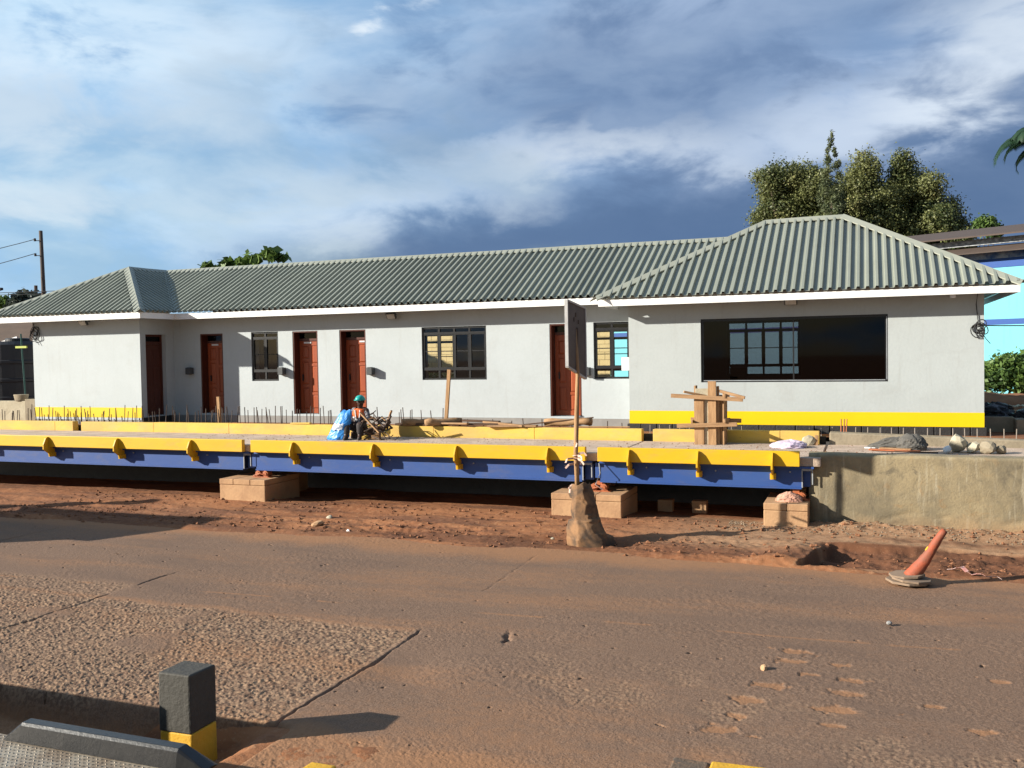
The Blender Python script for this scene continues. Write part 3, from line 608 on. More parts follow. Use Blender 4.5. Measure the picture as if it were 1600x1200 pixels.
# roof ------------------------------------------------------------
def corrugate(mb, A, e, up, L, trange, period=.19, h=.058, nrm=None):
    A, e, up = Vector(A), Vector(e).normalized(), Vector(up).normalized()
    n = Vector(nrm) if nrm else e.cross(up)
    if n.z < 0: n = -n
    prof = [(0, 0), (.088, 0), (.106, h), (.158, h), (.176, 0)]
    s = 0; ps = []
    while s < L:
        for a, hh in prof:
            if s+a*period/.19 <= L: ps.append((s+a*period/.19, hh))
        s += period
    ps.append((L, 0)); prev = None
    for sv, hh in ps:
        t0, t1 = trange(sv); ok = t1-t0 > .015
        if ok:
            i = len(mb.v); mb.v += [tuple(A+e*sv+up*t0+n*hh), tuple(A+e*sv+up*t1+n*hh)]
            if prev is not None: mb.f.append((prev, i, i+1, prev+1))
            prev = i
        else: prev = None
def slope_vec(run, rise, d): v = Vector((d[0]*run, d[1]*run, rise)); return v.normalized(), v.length/run
# main range: front slope and back slope
E0, EZ, RY, RZ = 22.03, 4.665, 25.0, 6.22
rt = MB(); up, k = slope_vec(RY-E0, RZ-EZ, (0, 1)); XA = -21.9
def tr_front(s):
    X_ = XA+s
    t0 = 0 if X_ > -18.99 else (RY-E0)*(-18.99-X_)/2.86
    return (t0*k, (RY-E0)*k)
corrugate(rt, (XA, E0, EZ), (1, 0, 0), up, -1.9-XA, tr_front); roof_o = rt.build('roof', M_roof, bld); roof_o['label'] = 'grey-green ribbed sheet roof'
rb = MB(); up, k = slope_vec(2.97, 1.555, (0, -1)); corrugate(rb, (XA, 27.97, EZ), (1, 0, 0), up, 19.4, lambda s: (0, 2.97*k)); rb.build('roof_slope', M_roof, roof_o)
# left wing
AP = Vector((-21.85, 23.30, 6.20)); LX0, LX1, LY = -25.05, -18.99, 20.62
rl = MB(); run = AP.y-LY; up, k = slope_vec(run, AP.z-EZ, (0, 1))
def tr_lf(s):
    X_ = LX0+s; return (0, run*k*max(0, min((X_-LX0)/(AP.x-LX0), (LX1-X_)/(LX1-AP.x), 1)))
corrugate(rl, (LX0, LY, EZ), (1, 0, 0), up, LX1-LX0, tr_lf); rl.build('roof_slope', M_roof, roof_o)
rl = MB(); run2 = LX1-AP.x; up, k2 = slope_vec(run2, AP.z-EZ, (-1, 0))
def tr_lr(s):
    Y_ = LY+s; hi = run2*min((Y_-LY)/run, 1); lo = 0 if Y_ < E0 else run2*(Y_-E0)/(RY-E0); return (lo*k2, hi*k2)
corrugate(rl, (LX1, LY, EZ), (0, 1, 0), up, RY-LY, tr_lr); rl.build('roof_slope', M_roof, roof_o)
rl = MB(); run3 = AP.x-LX0; up, k3 = slope_vec(run3, AP.z-EZ, (1, 0)); corrugate(rl, (LX0, LY, EZ), (0, 1, 0), up, 7.3, lambda s: (0, run3*k3*min(s/run, 1))); rl.build('roof_slope', M_roof, roof_o)
# right block hip
QX0, QX1, QY0, QY1, QZ = -5.86, 2.92, 20.86, 27.74, 4.535; R0 = Vector((-2.37, 24.30, 6.50)); R1 = Vector((-.50, 24.30, 6.52))
runf = R0.y-QY0
rr = MB(); up, k = slope_vec(runf, R0.z-QZ, (0, 1))
tf = lambda s: (0, runf*k*max(0, min((s)/(R0.x-QX0), (QX1-QX0-s)/(QX1-R1.x), 1)))
corrugate(rr, (QX0, QY0, QZ), (1, 0, 0), up, QX1-QX0, tf, period=.186); rr.build('roof_slope', M_roof, roof_o)
rr = MB(); up, k = slope_vec(QY1-R0.y, R0.z-QZ, (0, -1)); corrugate(rr, (QX0, QY1, QZ), (1, 0, 0), up, QX1-QX0, lambda s: (0, (QY1-R0.y)*k*max(0, min(s/(R0.x-QX0), (QX1-QX0-s)/(QX1-R1.x), 1))), period=.186); rr.build('roof_slope', M_roof, roof_o)
for sgn, ex, rx in ((1, QX0, R0.x), (-1, QX1, R1.x)):
    rr = MB(); rn = abs(rx-ex); up, k = slope_vec(rn, R0.z-QZ, (sgn, 0))
    corrugate(rr, (ex, QY0, QZ), (0, 1, 0), up, QY1-QY0, lambda s: (0, rn*k*max(0, min(s/runf, (QY1-QY0-s)/(QY1-R0.y)))), period=.186); rr.build('roof_slope', M_roof, roof_o)
def cap(P, Q, d1, d2, w_=.17, lift=.045):
    """bent flashing along P-Q; d1,d2 are down-slope directions on either side"""
    P, Q, d1, d2 = Vector(P), Vector(Q), Vector(d1).normalized(), Vector(d2).normalized(); b = MB(); n = max(2, int((Q-P).length/2.2)); up = Vector((0, 0, lift))
    pts = [P.lerp(Q, i/n)+Vector((0, 0, random.uniform(-.008, .008))) for i in range(n+1)]
    for i in range(n):
        a, c = pts[i]+up, pts[i+1]+up; q1, q2 = .5*lift, 0
        vs = [a+d1*w_, a+Vector((0, 0, .02)), a+d2*w_, c+d1*w_, c+Vector((0, 0, .02)), c+d2*w_]
        vs += [v-Vector((0, 0, .022)) for v in (vs[0], vs[2], vs[3], vs[5])]
        b.add(vs, [(0, 1, 4, 3), (1, 2, 5, 4), (6, 0, 3, 8), (2, 7, 9, 5)])
    return b.build('ridge_cap', M_cap, roof_o)
fs, bs = Vector((0, -2.97, -1.555)), Vector((0, 2.97, -1.555))
cap((-21.85, RY, RZ), (-2.6, RY, RZ), fs, bs)
cap(AP, (-21.85, RY, RZ), (2.86, 0, -1.54), (-3.2, 0, -1.54), .14)
hip = lambda A, B, s1, s2, w_=.17: cap(A, B, s1, s2, w_)
lf_ = Vector((0, -run, -(AP.z-EZ))); hip((LX1, LY, EZ), AP, lf_+Vector((-.8, 0, 0)), (2.86, .6, -1.54), .20); hip((LX0, LY, EZ), AP, lf_+Vector((1.2, 0, 0)), (-3.2, .8, -1.54), .15)
rf_ = Vector((0, -runf, -(R0.z-QZ)))
hip((QX0, QY0, QZ), R0, rf_+Vector((1.6, 0, 0)), (-3.49, 1.6, -1.96), .19); hip((QX1, QY0, QZ), R1, rf_+Vector((-1.6, 0, 0)), (3.42, 1.6, -1.96), .19)
cap(R0, R1, rf_, -rf_+Vector((0, 0, -2*(R0.z-QZ))), .17)
# valley gutter between the wing and the main range
b = MB(); va, vb = Vector((-18.99, E0, EZ)), Vector((-21.85, RY, RZ)); sd = Vector((.11, .11, .085)); sd2 = Vector((-.11, -.11, .085))
b.add([va+sd*.0+Vector((.12, 0, .04)), va+Vector((0, 0, .012)), va+Vector((0, -.12, .04)), vb+Vector((.12, 0, .04)), vb+Vector((0, 0, .012)), vb+Vector((0, -.12, .04))], [(0, 1, 4, 3), (1, 2, 5, 4)]); b.build('valley_gutter', M_cap, roof_o)
b = MB()
b.box(LX0+.05, LX1-.05, LY+.05, LY+.075, 4.47, 4.64); o_ = b.build('fascia', M_fascia, bld)
b = MB(); b.box(LX1-.075, LX1-.05, LY+.075, E0+.05, 4.472, 4.638); b.build('fascia', M_fascia, bld)
b = MB(); b.box(LX1-.05, QX0+.06, E0+.05, E0+.075, 4.47, 4.64); b.build('fascia', M_fascia, bld)
b = MB(); b.box(QX0+.05, QX1-.05, QY0+.05, QY0+.075, 4.355, 4.505); b.build('fascia', M_fascia, bld)
b = MB(); b.box(QX0+.05, QX0+.075, QY0+.075, QY1-.1, 4.36, 4.50); b.build('fascia', M_fascia, bld); b = MB(); b.box(QX1-.075, QX1-.05, QY0+.075, QY1-.1, 4.36, 4.50); b.build('fascia', M_fascia, bld)

# ------------------------------------------------------------------ weighbridge
ZD, YF = 1.30, 17.60
wb = thing('weighbridge', (-12, 19, 0), 'long raised weighbridge with blue girders, yellow edge beams and dusty concrete deck', 'weighbridge')
SPANS = [(-27.0, -13.37), (-13.14, -5.20), (-4.95, -1.14)]
for x0, x1 in ((-27.0, -13.27), (-13.25, -4.66), (-4.635, -.78)):
    b = MB(); b.box(x0, x1, YF+.14, 20.33, ZD-.16, ZD); b.build('deck_slab', M_deck, wb, bevel=.012)
for x0, x1 in SPANS:
    b = MB(); b.box(x0, x1, YF, YF+.11, 1.15, 1.428); b.build('edge_beam', M_ybeam, wb, bevel=.008)
    b = MB(); gx1 = x1+.10 if x1 < -2 else x1+.24
    b.box(x0-.0, gx1-.22, YF+.20, YF+.215, .745, 1.138); b.box(x0, gx1, YF+.12, YF+.42, 1.10, 1.138) ; b.box(x0, gx1-.22, YF+.17, YF+.42, .715, .744)
    gd = b.build('girder', M_blue, wb)
    b = MB(); b.box(x0, gx1, 19.9, 19.93, .72, 1.13); b.build('girder', M_blue, wb)
    # open end of the box girder with its pale rim
    b = MB()
    xe = gx1-.22
    b.box(xe, xe+.20, YF+.205, YF+.22, 1.05, 1.10); b.box(xe, xe+.02, YF+.195, YF+.22, .74, 1.05); b.box(xe+.18, xe+.20, YF+.205, YF+.22, .80, 1.05); b.build('end_frame', M_steel, wb)
    b = MB(); b.box(xe+.02, xe+.20, YF+.34, YF+.36, .74, 1.06); b.build('end_plate', M_blue, wb)
    for xx in (x0+.12, x1-.3):
        b = MB(); b.box(xx-.05, xx+.05, YF+.45, 19.8, .74, 1.13); b.build('cross_beam', M_blue, wb)
    b = MB()
    if x0 > -26:
        b.box(x0-.10, x0+.0, YF+.19, YF+.215, .80, 1.10); b.build('end_frame', M_blue, wb)
# brackets that carry the edge beams
BRX = []
from_px = [(-19.25), (-17.0), (-14.80), (-11.99), (-9.95), (-7.98), (-5.97), (-4.31), (-2.98), (-1.62), (-21.6), (-23.8)]
pl = [(0, 1.40), (-.03, 1.405), (-.08, 1.37), (-.155, 1.22), (-.155, 1.10), (.0, .985), (.03, .90), (.19, .90), (.19, 1.14), (0, 1.14)]
b = MB(); b.prism([(YF-.002+a, z) for a, z in pl], 0, -.016, .016); b.box(-.05, .05, YF+.05, YF+.195, .895, 1.0)
br0 = b.build('bracket', M_ybeam, wb, org=(0, 0, 0)); br0.location = (from_px[0]-ORG[wb].x, -ORG[wb].y, -ORG[wb].z)
for x in from_px[1:]:
    c = br0.copy(); C.objects.link(c); c.parent = wb; c.location = (x-ORG[wb].x, -ORG[wb].y, -ORG[wb].z)
bt = MB(); bt.tube([(0, YF+.17, 1.03), (0, YF+.205, 1.03)], .016, 8); bt0 = bt.build('bolt', M_steel, wb, org=(0, 0, 0)); bt0.location = (from_px[0]+.30-ORG[wb].x, -ORG[wb].y, -ORG[wb].z)
for x in from_px[1:]:
    c = bt0.copy(); C.objects.link(c); c.parent = wb; c.location = (x+.30-ORG[wb].x, -ORG[wb].y, -ORG[wb].z+random.uniform(-.02, .02))
def loadcell(x, y, z):
    b = MB()
    for dx in (-.10, .10):
        b.tube([(x+dx, y-.09, z+.08), (x+dx, y+.09, z+.08)], .075, 12); b.tube([(x+dx, y-.11, z+.08), (x+dx, y-.09, z+.08)], .045, 10)
    b.box(x-.24, x+.24, y-.11, y+.11, z, z+.02); b.tube([(x-.2, y-.13, z+.04), (x, y-.15, z+.1), (x+.2, y-.13, z+.03)], .012, 5); b.box(x-.06, x+.06, y-.03, y+.03, z+.12, z+.2)
    b.build('load_cell', M_orange, wb, bevel=.004)
# concrete piers
PIERS = [(-13.83, -12.60, 'concrete pier under the first weighbridge joint, left of the sack'), (-5.84, -4.42, 'concrete pier behind the sand sack'), (-1.76, -.985, 'small concrete pier against the ramp wall corner')]
for i, (x0, x1, lb) in enumerate(PIERS):
    p = thing('concrete_pier', ((x0+x1)/2, 18.1, 0), lb, 'pier', 'piers under the weighbridge')
    h = (.555, .53, .50)[i]
    b = MB(); b.box(x0, x1, 17.36, 18.72, -.3, h-.13); b.build('shaft', M_pier, p, bevel=.015)
    n_ = (3, 3, 2)[i]; xs = [x0]+[x0+(x1-x0)*(j+random.uniform(-.08, .08))/n_ for j in range(1, n_)]+[x1]
    for j in range(n_):
        b = MB(); b.box(xs[j]+(.004 if j else 0), xs[j+1]-.004*(j < n_-1), 17.355+random.uniform(-.006, .006), 18.72, h-.124, h); b.build('cap_block', M_pier, p, bevel=.012)
    loadcell((-12.98, -4.98, -1.22)[i], 17.86, h)
    b = MB(); b.box(x0+.3, x0+.62, 19.6, 20.0, -.3, .7); b.build('rear_block', M_pier, p)
for x, y in ((-4.05, 18.95), (-3.35, 19.0)):
    b = MB(); b.box(x, x+.3, y, y+.2, -.08, .22, .01)
    tag(b.build('concrete_block', M_pier, None, org=(x+.15, y+.1, -.08), bevel=.01), 'loose concrete block in the dark under the deck, '+('left one' if x < -3.7 else 'right one')+' of the pair', 'block', 'loose blocks under the weighbridge deck')
# faded yellow kerb along the back of the deck
kb = thing('deck_kerb', (-12, 20.45, ZD), 'faded yellow kerb running along the back of the weighbridge deck', 'kerb')
for x0, x1 in ((-28, -21.3), (-21.0, -4.69), (-4.44, -.92)):
    xs = [x0]
    while xs[-1] < x1-3.5: xs.append(xs[-1]+random.uniform(2.5, 3.2))
    xs.append(x1)
    for a, c in zip(xs[:-1], xs[1:]):
        b = MB(); b.box(a, c, 20.36+random.uniform(-.004, .004), 20.56, ZD-.1, 1.562+random.uniform(-.004, .004)); b.build('kerb_stone', M_ykerb, kb, bevel=.012)
b = MB(); b.box(-28, -.8, 20.62, 20.70, -.2, 1.44); b.box(-28, -.8, 20.565, 20.615, -.2, 1.28)
tag(b.build('retaining_wall', M_bitumen, None, org=(-14, 20.6, 0)), 'dark retaining wall behind the weighbridge, seen only through kerb gaps', 'wall')
# concrete approach ramp
rp = thing('approach_ramp', (4, 19, 0), 'weathered concrete approach ramp with a cracked plastered side wall', 'ramp')
YW = 17.90
def ramp_front():
    nx, nz = 150, 46; xs = np.linspace(-1.0, 8, nx); prof = []
    for j in range(nz):
        z_ = -.3+1.66*j/(nz-1); prof.append((YW, z_))
    r = .06; prof = [p for p in prof if p[1] < 1.30]
    for a in np.linspace(0, PI/2, 7): prof.append((YW+r-r*math.cos(a), 1.30+r*math.sin(a)))
    for yy in (18.05, 18.15, 18.25): prof.append((yy, 1.36))
    prof += [(18.40, 1.315), (18.45, 1.20)]
    P = np.array(prof); Xg, I = np.meshgrid(xs, np.arange(len(P)))
    Yg = P[I, 0]; Zg = P[I, 1]; d = .016*fbm(Xg*1.3, Zg*1.5, 201, 4)+.006*fbm(Xg*8, Zg*8, 205, 3)
    # rounded corner at the free end
    for cx in (0,): Yg = Yg+.06*np.exp(-((Xg+1.0)/.05)**2)*(Zg > -1)
    # plaster cracks
    for pts in (((.22, .16), (.48, .27), (.80, .36)), ((.80, .36), (.98, .33), (1.14, .25), (1.3, .30)), ((1.75, .40), (1.92, .26)), ((1.62, .56), (1.8, .49)), ((2.2, .2), (2.5, .26))):
        for (ax, az_), (bx, bz) in zip(pts[:-1], pts[1:]):
            t = np.clip(((Xg-ax)*(bx-ax)+(Zg-az_)*(bz-az_))/((bx-ax)**2+(bz-az_)**2), 0, 1)
            dd = np.hypot(Xg-(ax+t*(bx-ax))+.02*fbm(Xg*14, Zg*14, 210, 2), Zg-(az_+t*(bz-az_))+.03*fbm(Xg*12, Zg*12, 212, 2)); d = d+.02*np.exp(-(dd/.018)**2)
    Yg = Yg+d; Zg = Zg+.012*fbm(Xg*1.1, Xg*0, 207, 3)*(Zg > 1.2)
    return np.stack([Xg, Yg, Zg], -1).reshape(-1, 3), grid_faces(len(P), nx)
def ramp_mat():
    m = bpy.data.materials.new('ramp_plaster'); m.use_nodes = True; nt = m.node_tree; g = NG(nt); b = nt.nodes['Principled BSDF']
    tc = g.n('ShaderNodeTexCoord').outputs['Object']; sz = g.n('ShaderNodeSeparateXYZ'); g.link(tc, sz.inputs[0])
    n1 = g.noise(tc, 1.1, 7, .62, .5); n2 = g.noise(g.mapping(tc, (7, 3, .7)), 1.6, 6, .6, .3); n3 = g.noise(tc, 26, 4, .65); n4 = g.noise(tc, 3.3, 6, .65, .8)
    c = g.mix(g.sstep(n1, .36, .66), (.285, .225, .130), (.165, .135, .085)); c = g.mix(g.math('MULTIPLY', g.sstep(n2, .55, .72), .6), c, (.40, .35, .25))
    c = g.mix(g.math('MULTIPLY', g.sstep(n4, .56, .74), .65), c, (.29, .175, .075)); c = g.mix(g.math('MULTIPLY', g.sstep(n4, .44, .28), .7), c, (.10, .085, .06))
    c = g.mix(g.math('MULTIPLY', g.sstep(g.math('ADD', sz.outputs[2], g.math('MULTIPLY', n1, .7)), .75, .30), .6), c, (.34, .20, .10))
    c = g.mix(g.math('MULTIPLY', g.sstep(n3, .45, .62), .22), c, (.16, .13, .09))
    g.link(c, b.inputs['Base Color']); b.inputs['Roughness'].default_value = .9
    bp = g.n('ShaderNodeBump'); bp.inputs['Strength'].default_value = .5; bp.inputs['Distance'].default_value = .015; g.link(g.math('ADD', n3, n4), bp.inputs['Height']); g.link(bp.outputs[0], b.inputs['Normal'])
    return m
M_ramp = ramp_mat()
Vr, Fr = ramp_front(); o = np_mesh('front_wall', Vr-np.array([4, 19, 0]), Fr, M_ramp); o.parent = rp
b = MB(); b.box(-1.0, -.93, 17.97, 20.3, -.3, 1.29); b.build('end_wall', M_ramp, rp, bevel=.02)
b = MB(); b.box(-.74, 8, 18.42, 20.3, .9, ZD); b.build('ramp_deck', M_deck, rp)
b = MB(); b.add([(-.72, 20.3, 1.2), (8, 20.3, 1.0), (8, 20.62, 1.0), (-.72, 20.62, 1.2), (-.72, 20.3, 1.555), (8, 20.3, 1.30), (8, 20.62, 1.30), (-.72, 20.62, 1.555)], [(0, 1, 5, 4), (4, 5, 6, 7), (2, 3, 7, 6), (0, 4, 7, 3), (1, 2, 6, 5)]); b.build('back_kerb', M_conc, rp, bevel=.03)

# ------------------------------------------------------------------ steel starter bars behind the kerb
rb = MB(); rb.tube([(0, 0, 0), (0, 0, .30), (.004, .002, .62)], .0115, 6); rb0 = None
def rebar(x, y, top, base=1.36, m=M_rebar):
    global rb0
    if rb0 is None:
        rb0 = rb.build('rebar', M_rebar, None); o = rb0
    else:
        o = rb0.copy(); C.objects.link(o)
    o.location = (x, y, base); o.scale = (1, 1, (top-base)/.62); o.rotation_euler = (random.gauss(0, .05), random.gauss(0, .05), random.uniform(0, 6))
    tag(o, 'thin dark steel reinforcing bar standing upright behind the yellow kerb', 'steel bar', 'steel starter bars behind the kerb')
x = -24.6
while x < -17.3: rebar(x, random.uniform(20.78, 20.95), random.uniform(1.82, 2.04) if random.random() < .75 else random.uniform(1.7, 1.85)); x += random.uniform(.07, .19)
while x < -13.2: rebar(x, random.uniform(20.78, 20.95), random.uniform(1.86, 2.02)); x += random.uniform(.07, .18)
while x < -9.7: rebar(x, random.uniform(20.78, 20.95), random.uniform(1.86, 2.0)); x += random.choice((.07, .09, .24, .3, .34))
while x < -5.2: rebar(x, random.uniform(20.78, 20.95), random.uniform(1.66, 1.76)); x += random.uniform(.25, .5)
rb1 = None; x = -4.6
rs = MB(); rs.tube([(0, 0, 0), (0, 0, .2)], .009, 5)
while x < 2.9:
    if rb1 is None: rb1 = rs.build('rebar', M_rebarl, None); o = rb1
    else: o = rb1.copy(); C.objects.link(o)
    o.location = (x, 20.8, 1.43); o.rotation_euler = (0, random.gauss(0, .02), 0)
    tag(o, 'short pale steel bar end in the even row below the yellow band', 'steel bar', 'short bar ends below the right block'); x += random.uniform(.215, .245)
for dx in (0, .055, .10):
    b = MB(); b.tube([(-.50+dx, 20.80, 1.42), (-.50+dx*1.15, 20.8, 1.80-.02*dx)], .014, 6)
    tag(b.build('stake', M_orange, None, org=(-.5+dx, 20.8, 1.42)), 'rusty orange bar end in the trio in front of the yellow band', 'stake', 'rusty bar trio')
def stick(name, a, b_, wd, m, label, cat):
    q = MB(); q.bar(a, b_, wd, wd*.7, (0, 1, 0)); return tag(q.build(name, m, None, org=a), label, cat)
stick('timber_stake', (-9.80, 20.95, 1.36), (-9.66, 20.95, 2.93), .085, M_wood, 'tall narrow timber stake standing before the four-light window', 'stake')
stick('timber_stake', (-16.62, 20.95, 1.36), (-16.66, 20.95, 2.25), .085, M_wood, 'short brown timber stake standing before the leftmost panelled door', 'stake')

# ------------------------------------------------------------------ timber lying on the kerb
def plank(a, b_, wd, th, m, label, roundlog=False, cat='plank'):
    q = MB()
    if roundlog:
        n = 6; q.tube([Vector(a).lerp(Vector(b_), i/n)+Vector((0, 0, .015*math.sin(i*1.7))) for i in range(n+1)], [wd/2*random.uniform(.85, 1.1) for _ in range(n+1)], 9)
    else: q.bar(a, b_, wd, th)
    return tag(q.build('log' if roundlog else 'plank', m, None, org=a, bevel=0 if roundlog else .006, smooth=roundlog), label, 'log' if roundlog else cat, 'timber lying along the yellow kerb')
T0 = 1.57
plank((-10.63, 20.25, T0+.09), (-9.95, 20.75, T0+.07), .17, .1, M_woodh, 'short thick log end lying first right of the seated worker', True)
plank((-9.98, 20.2, T0+.09), (-9.30, 20.8, T0+.08), .19, .1, M_woodh, 'short thick log end beside the tall timber stake', True)
plank((-10.9, 20.48, T0+.03), (-9.0, 20.52, T0+.05), .24, .05, M_wooddk, 'dark flat board lying on the kerb under the log ends')
plank((-9.35, 20.45, T0+.04), (-7.9, 20.55, T0+.06), .2, .05, M_wooddk, 'dark board lying right of the tall timber stake')
plank((-8.6, 20.6, T0+.10), (-7.5, 20.35, T0+.03), .14, .05, M_woodh, 'pale board lying across the dark boards on the kerb')
plank((-8.4, 20.35, T0+.02), (-7.2, 20.45, T0+.03), .22, .04, M_woodh, 'wide pale board lying flat at the end of the pile')
plank((-7.7, 20.6, T0+.03), (-5.9, 20.7, T0+.22), .035, .03, M_wooddk, 'thin dark bar leaning up over the pale log')
plank((-7.1, 20.75, T0+.08), (-5.95, 20.7, T0+.13), .19, .1, M_woodh, 'long pale log lying before the door behind the signpost', True)
plank((-10.3, 20.5, T0+.06), (-8.9, 20.3, T0+.075), .10, .04, M_woodh, 'narrow pale batten lying slantwise by the log ends')
plank((-9.2, 20.7, T0+.12), (-8.2, 20.6, T0+.10), .12, .05, M_wooddk, 'short dark offcut on top of the timber pile')
plank((-6.3, 20.5, T0+.02), (-5.0, 20.55, T0+.025), .05, .02, M_woodh, 'thin lath lying on the kerb right of the pale log')
plank((-13.95, 20.42, T0+.02), (-13.35, 20.40, T0+.03), .10, .03, M_ykerb, 'small yellow board lying on the kerb left of the worker')

# ------------------------------------------------------------------ seated worker and his things
SK = mat('dark_skin', (.045, .022, .014), (.035, .017, .011), rough=.5, scale=8, bump=.05)
VEST = mat('orange_vest', (.72, .13, .02), (.58, .10, .02), rough=.7, scale=8); SHIRT = mat('grey_shirt', (.22, .21, .22), (.12, .11, .12), rough=.9, scale=18, amt=.9)
TROU = mat('dark_trousers', (.035, .03, .03), (.055, .045, .04), rough=.9, scale=9); HELM = mat('teal_helmet', (.015, .33, .29), (.015, .28, .25), rough=.3, scale=3, bump=0); BOOT = mat('boot_leather', (.03, .022, .018), rough=.6)
PX, PY, PZ = -11.52, 19.72, ZD
def skin_body(name, nodes, edges, m, parent, sub=2):
    me = bpy.data.meshes.new(name); org = ORG[parent] if parent else Vector((0, 0, 0))
    me.from_pydata([Vector(n[:3])-org for n in nodes], edges, []); me.materials.append(m)
    o = bpy.data.objects.new(name, me); C.objects.link(o); o.parent = parent; ORG[o] = org

    o.modifiers.new('skin', 'SKIN').use_smooth_shade = True
    for v, n in zip(me.skin_vertices[0].data, nodes):
        v.radius = (n[3], n[4] if len(n) > 4 else n[3])
    me.skin_vertices[0].data[0].use_root = True
    if sub: s_ = o.modifiers.new('sub', 'SUBSURF'); s_.levels = sub; s_.render_levels = sub
    return o
per = thing('person', (PX, PY, PZ), 'worker in a teal hard hat and orange vest seated on the deck', 'person')
def pp(dx, dy, dz, *r): return (PX+dx, PY+dy, PZ+dz, *r)
# one continuous body: pelvis root, spine, neck, head, arms with hands, legs with feet; seated low, facing front-right
body = [pp(0, .05, .30, .145, .12), pp(.01, .05, .46, .13, .10), pp(.02, .02, .62, .16, .11), pp(.03, 0, .72, .10, .08), pp(.04, -.01, .79, .055), pp(.055, -.03, .865, .098, .105), pp(.06, -.04, .955, .105, .118),
        pp(-.16, .01, .69, .062), pp(-.21, -.08, .47, .05), pp(-.03, -.26, .41, .040), pp(.06, -.31, .40, .030, .02),
        pp(.20, .02, .68, .062), pp(.29, -.07, .47, .05), pp(.27, -.28, .43, .040), pp(.26, -.35, .43, .03, .02),
        pp(-.10, -.04, .27, .10), pp(-.13, -.40, .36, .078), pp(-.11, -.44, .10, .055), pp(-.10, -.54, .04, .045, .035),
        pp(.12, -.04, .27, .10), pp(.22, -.38, .38, .078), pp(.24, -.40, .10, .055), pp(.27, -.50, .04, .045, .035)]
be = [(0, 1), (1, 2), (2, 3), (3, 4), (4, 5), (5, 6), (2, 7), (7, 8), (8, 9), (9, 10), (2, 11), (11, 12), (12, 13), (13, 14), (0, 15), (15, 16), (16, 17), (17, 18), (0, 19), (19, 20), (20, 21), (21, 22)]
bo = skin_body('body', body, be, SK, per)
for s_, base in ((-1, body[10]), (1, body[14])):
    for k in range(5):
        a = (k-2)*.22; L = (.055, .075, .08, .075, .06)[k]
        p0 = Vector(base[:3]); d = Vector((math.sin(a)*.6, -math.cos(a), -.25)).normalized() if k else Vector((-s_*.75, -.5, -.2)).normalized()
        skin_body('finger', [(*(p0+d*.015), .0085), (*(p0+d*L*.6), .008), (*(p0+d*L*.8+Vector((0, 0, -L*.35))), .0065)], [(0, 1), (1, 2)], SK, bo, 1)
grow = lambda n, k: (*n[:3], *[r*k+.008 for r in n[3:]])
sh = [grow(body[i], 1.06) for i in (0, 1, 2, 3, 7, 8, 11, 12)]
skin_body('shirt', sh+[(*Vector(body[8][:3]).lerp(Vector(body[9][:3]), .8), .052), (*Vector(body[12][:3]).lerp(Vector(body[13][:3]), .8), .052)], [(0, 1), (1, 2), (2, 3), (2, 4), (4, 5), (2, 6), (6, 7), (5, 8), (7, 9)], SHIRT, per)
vs_ = [(*Vector(body[1][:3]), .175, .15), (*Vector(body[2][:3]), .205, .16), (*(Vector(body[3][:3])-Vector((0, 0, .035))), .15, .12)]
ve = skin_body('safety_vest', vs_+[(*Vector(body[7][:3]), .092), (*Vector(body[11][:3]), .088)], [(0, 1), (1, 2), (1, 3), (1, 4)], VEST, per)
b = MB(); b.bar(pp(-.02, -.125, .42)[:3], pp(-.04, -.135, .70)[:3], .022, .010, (0, 1, 0)); b.bar(pp(.06, -.12, .42)[:3], pp(.09, -.13, .70)[:3], .022, .010, (0, 1, 0)); b.bar(pp(-.15, -.06, .52)[:3], pp(-.05, -.145, .52)[:3], .03, .012, (0, 1, 0)); b.build('reflective_strip', M_white, per)
skin_body('trousers', [grow(body[i], 1.08) for i in (0, 15, 16, 17, 19, 20, 21)], [(0, 1), (1, 2), (2, 3), (0, 4), (4, 5), (5, 6)], TROU, per)
for i, j in ((17, 18), (21, 22)):
    a, c = Vector(body[i][:3]), Vector(body[j][:3]); skin_body('boot', [(*(a+Vector((0, 0, -.02))), .062), (*(a.lerp(c, .3)+Vector((0, 0, -.045))), .056, .05), (*c, .05, .04), (*(c+(c-a).normalized()*.05), .04, .03)], [(0, 1), (1, 2), (2, 3)], BOOT, per)
hc = Vector(pp(.06, -.045, .945)[:3]); b = MB()
rg = []
for t in np.linspace(0, 1, 8): rg.append([hc+Vector((.118*math.cos(t*PI/2)*math.cos(a), .145*math.cos(t*PI/2)*math.sin(a), .115*math.sin(t*PI/2)+.0)) for a in [2*PI*k/20 for k in range(20)]])
b.rings(rg[:-1]+[[hc+Vector((.012*math.cos(2*PI*k/20), .012*math.sin(2*PI*k/20), .116)) for k in range(20)]])
hat = b.build('hard_hat', HELM, per, smooth=True)
b = MB(); b.rings([[hc+Vector((.135*math.cos(a), (.165+.05*max(0, -math.sin(a)))*math.sin(a), -.012)) for a in [2*PI*k/20 for k in range(20)]], [hc+Vector((.125*math.cos(a), (.155+.04*max(0, -math.sin(a)))*math.sin(a), .006)) for a in [2*PI*k/20 for k in range(20)]]]); b.build('brim', HELM, hat, smooth=True)
b = MB(); fc = Vector(pp(.065, -.125, .885)[:3]); b.add([fc+Vector((-.014, 0, 0)), fc+Vector((.014, 0, 0)), fc+Vector((0, -.028, -.004)), fc+Vector((0, .01, .05))], [(0, 1, 2), (0, 2, 3), (1, 3, 2)]); b.build('nose', SK, bo)
EYE = mat('eye_white', (.5, .48, .44), rough=.3, bump=0)
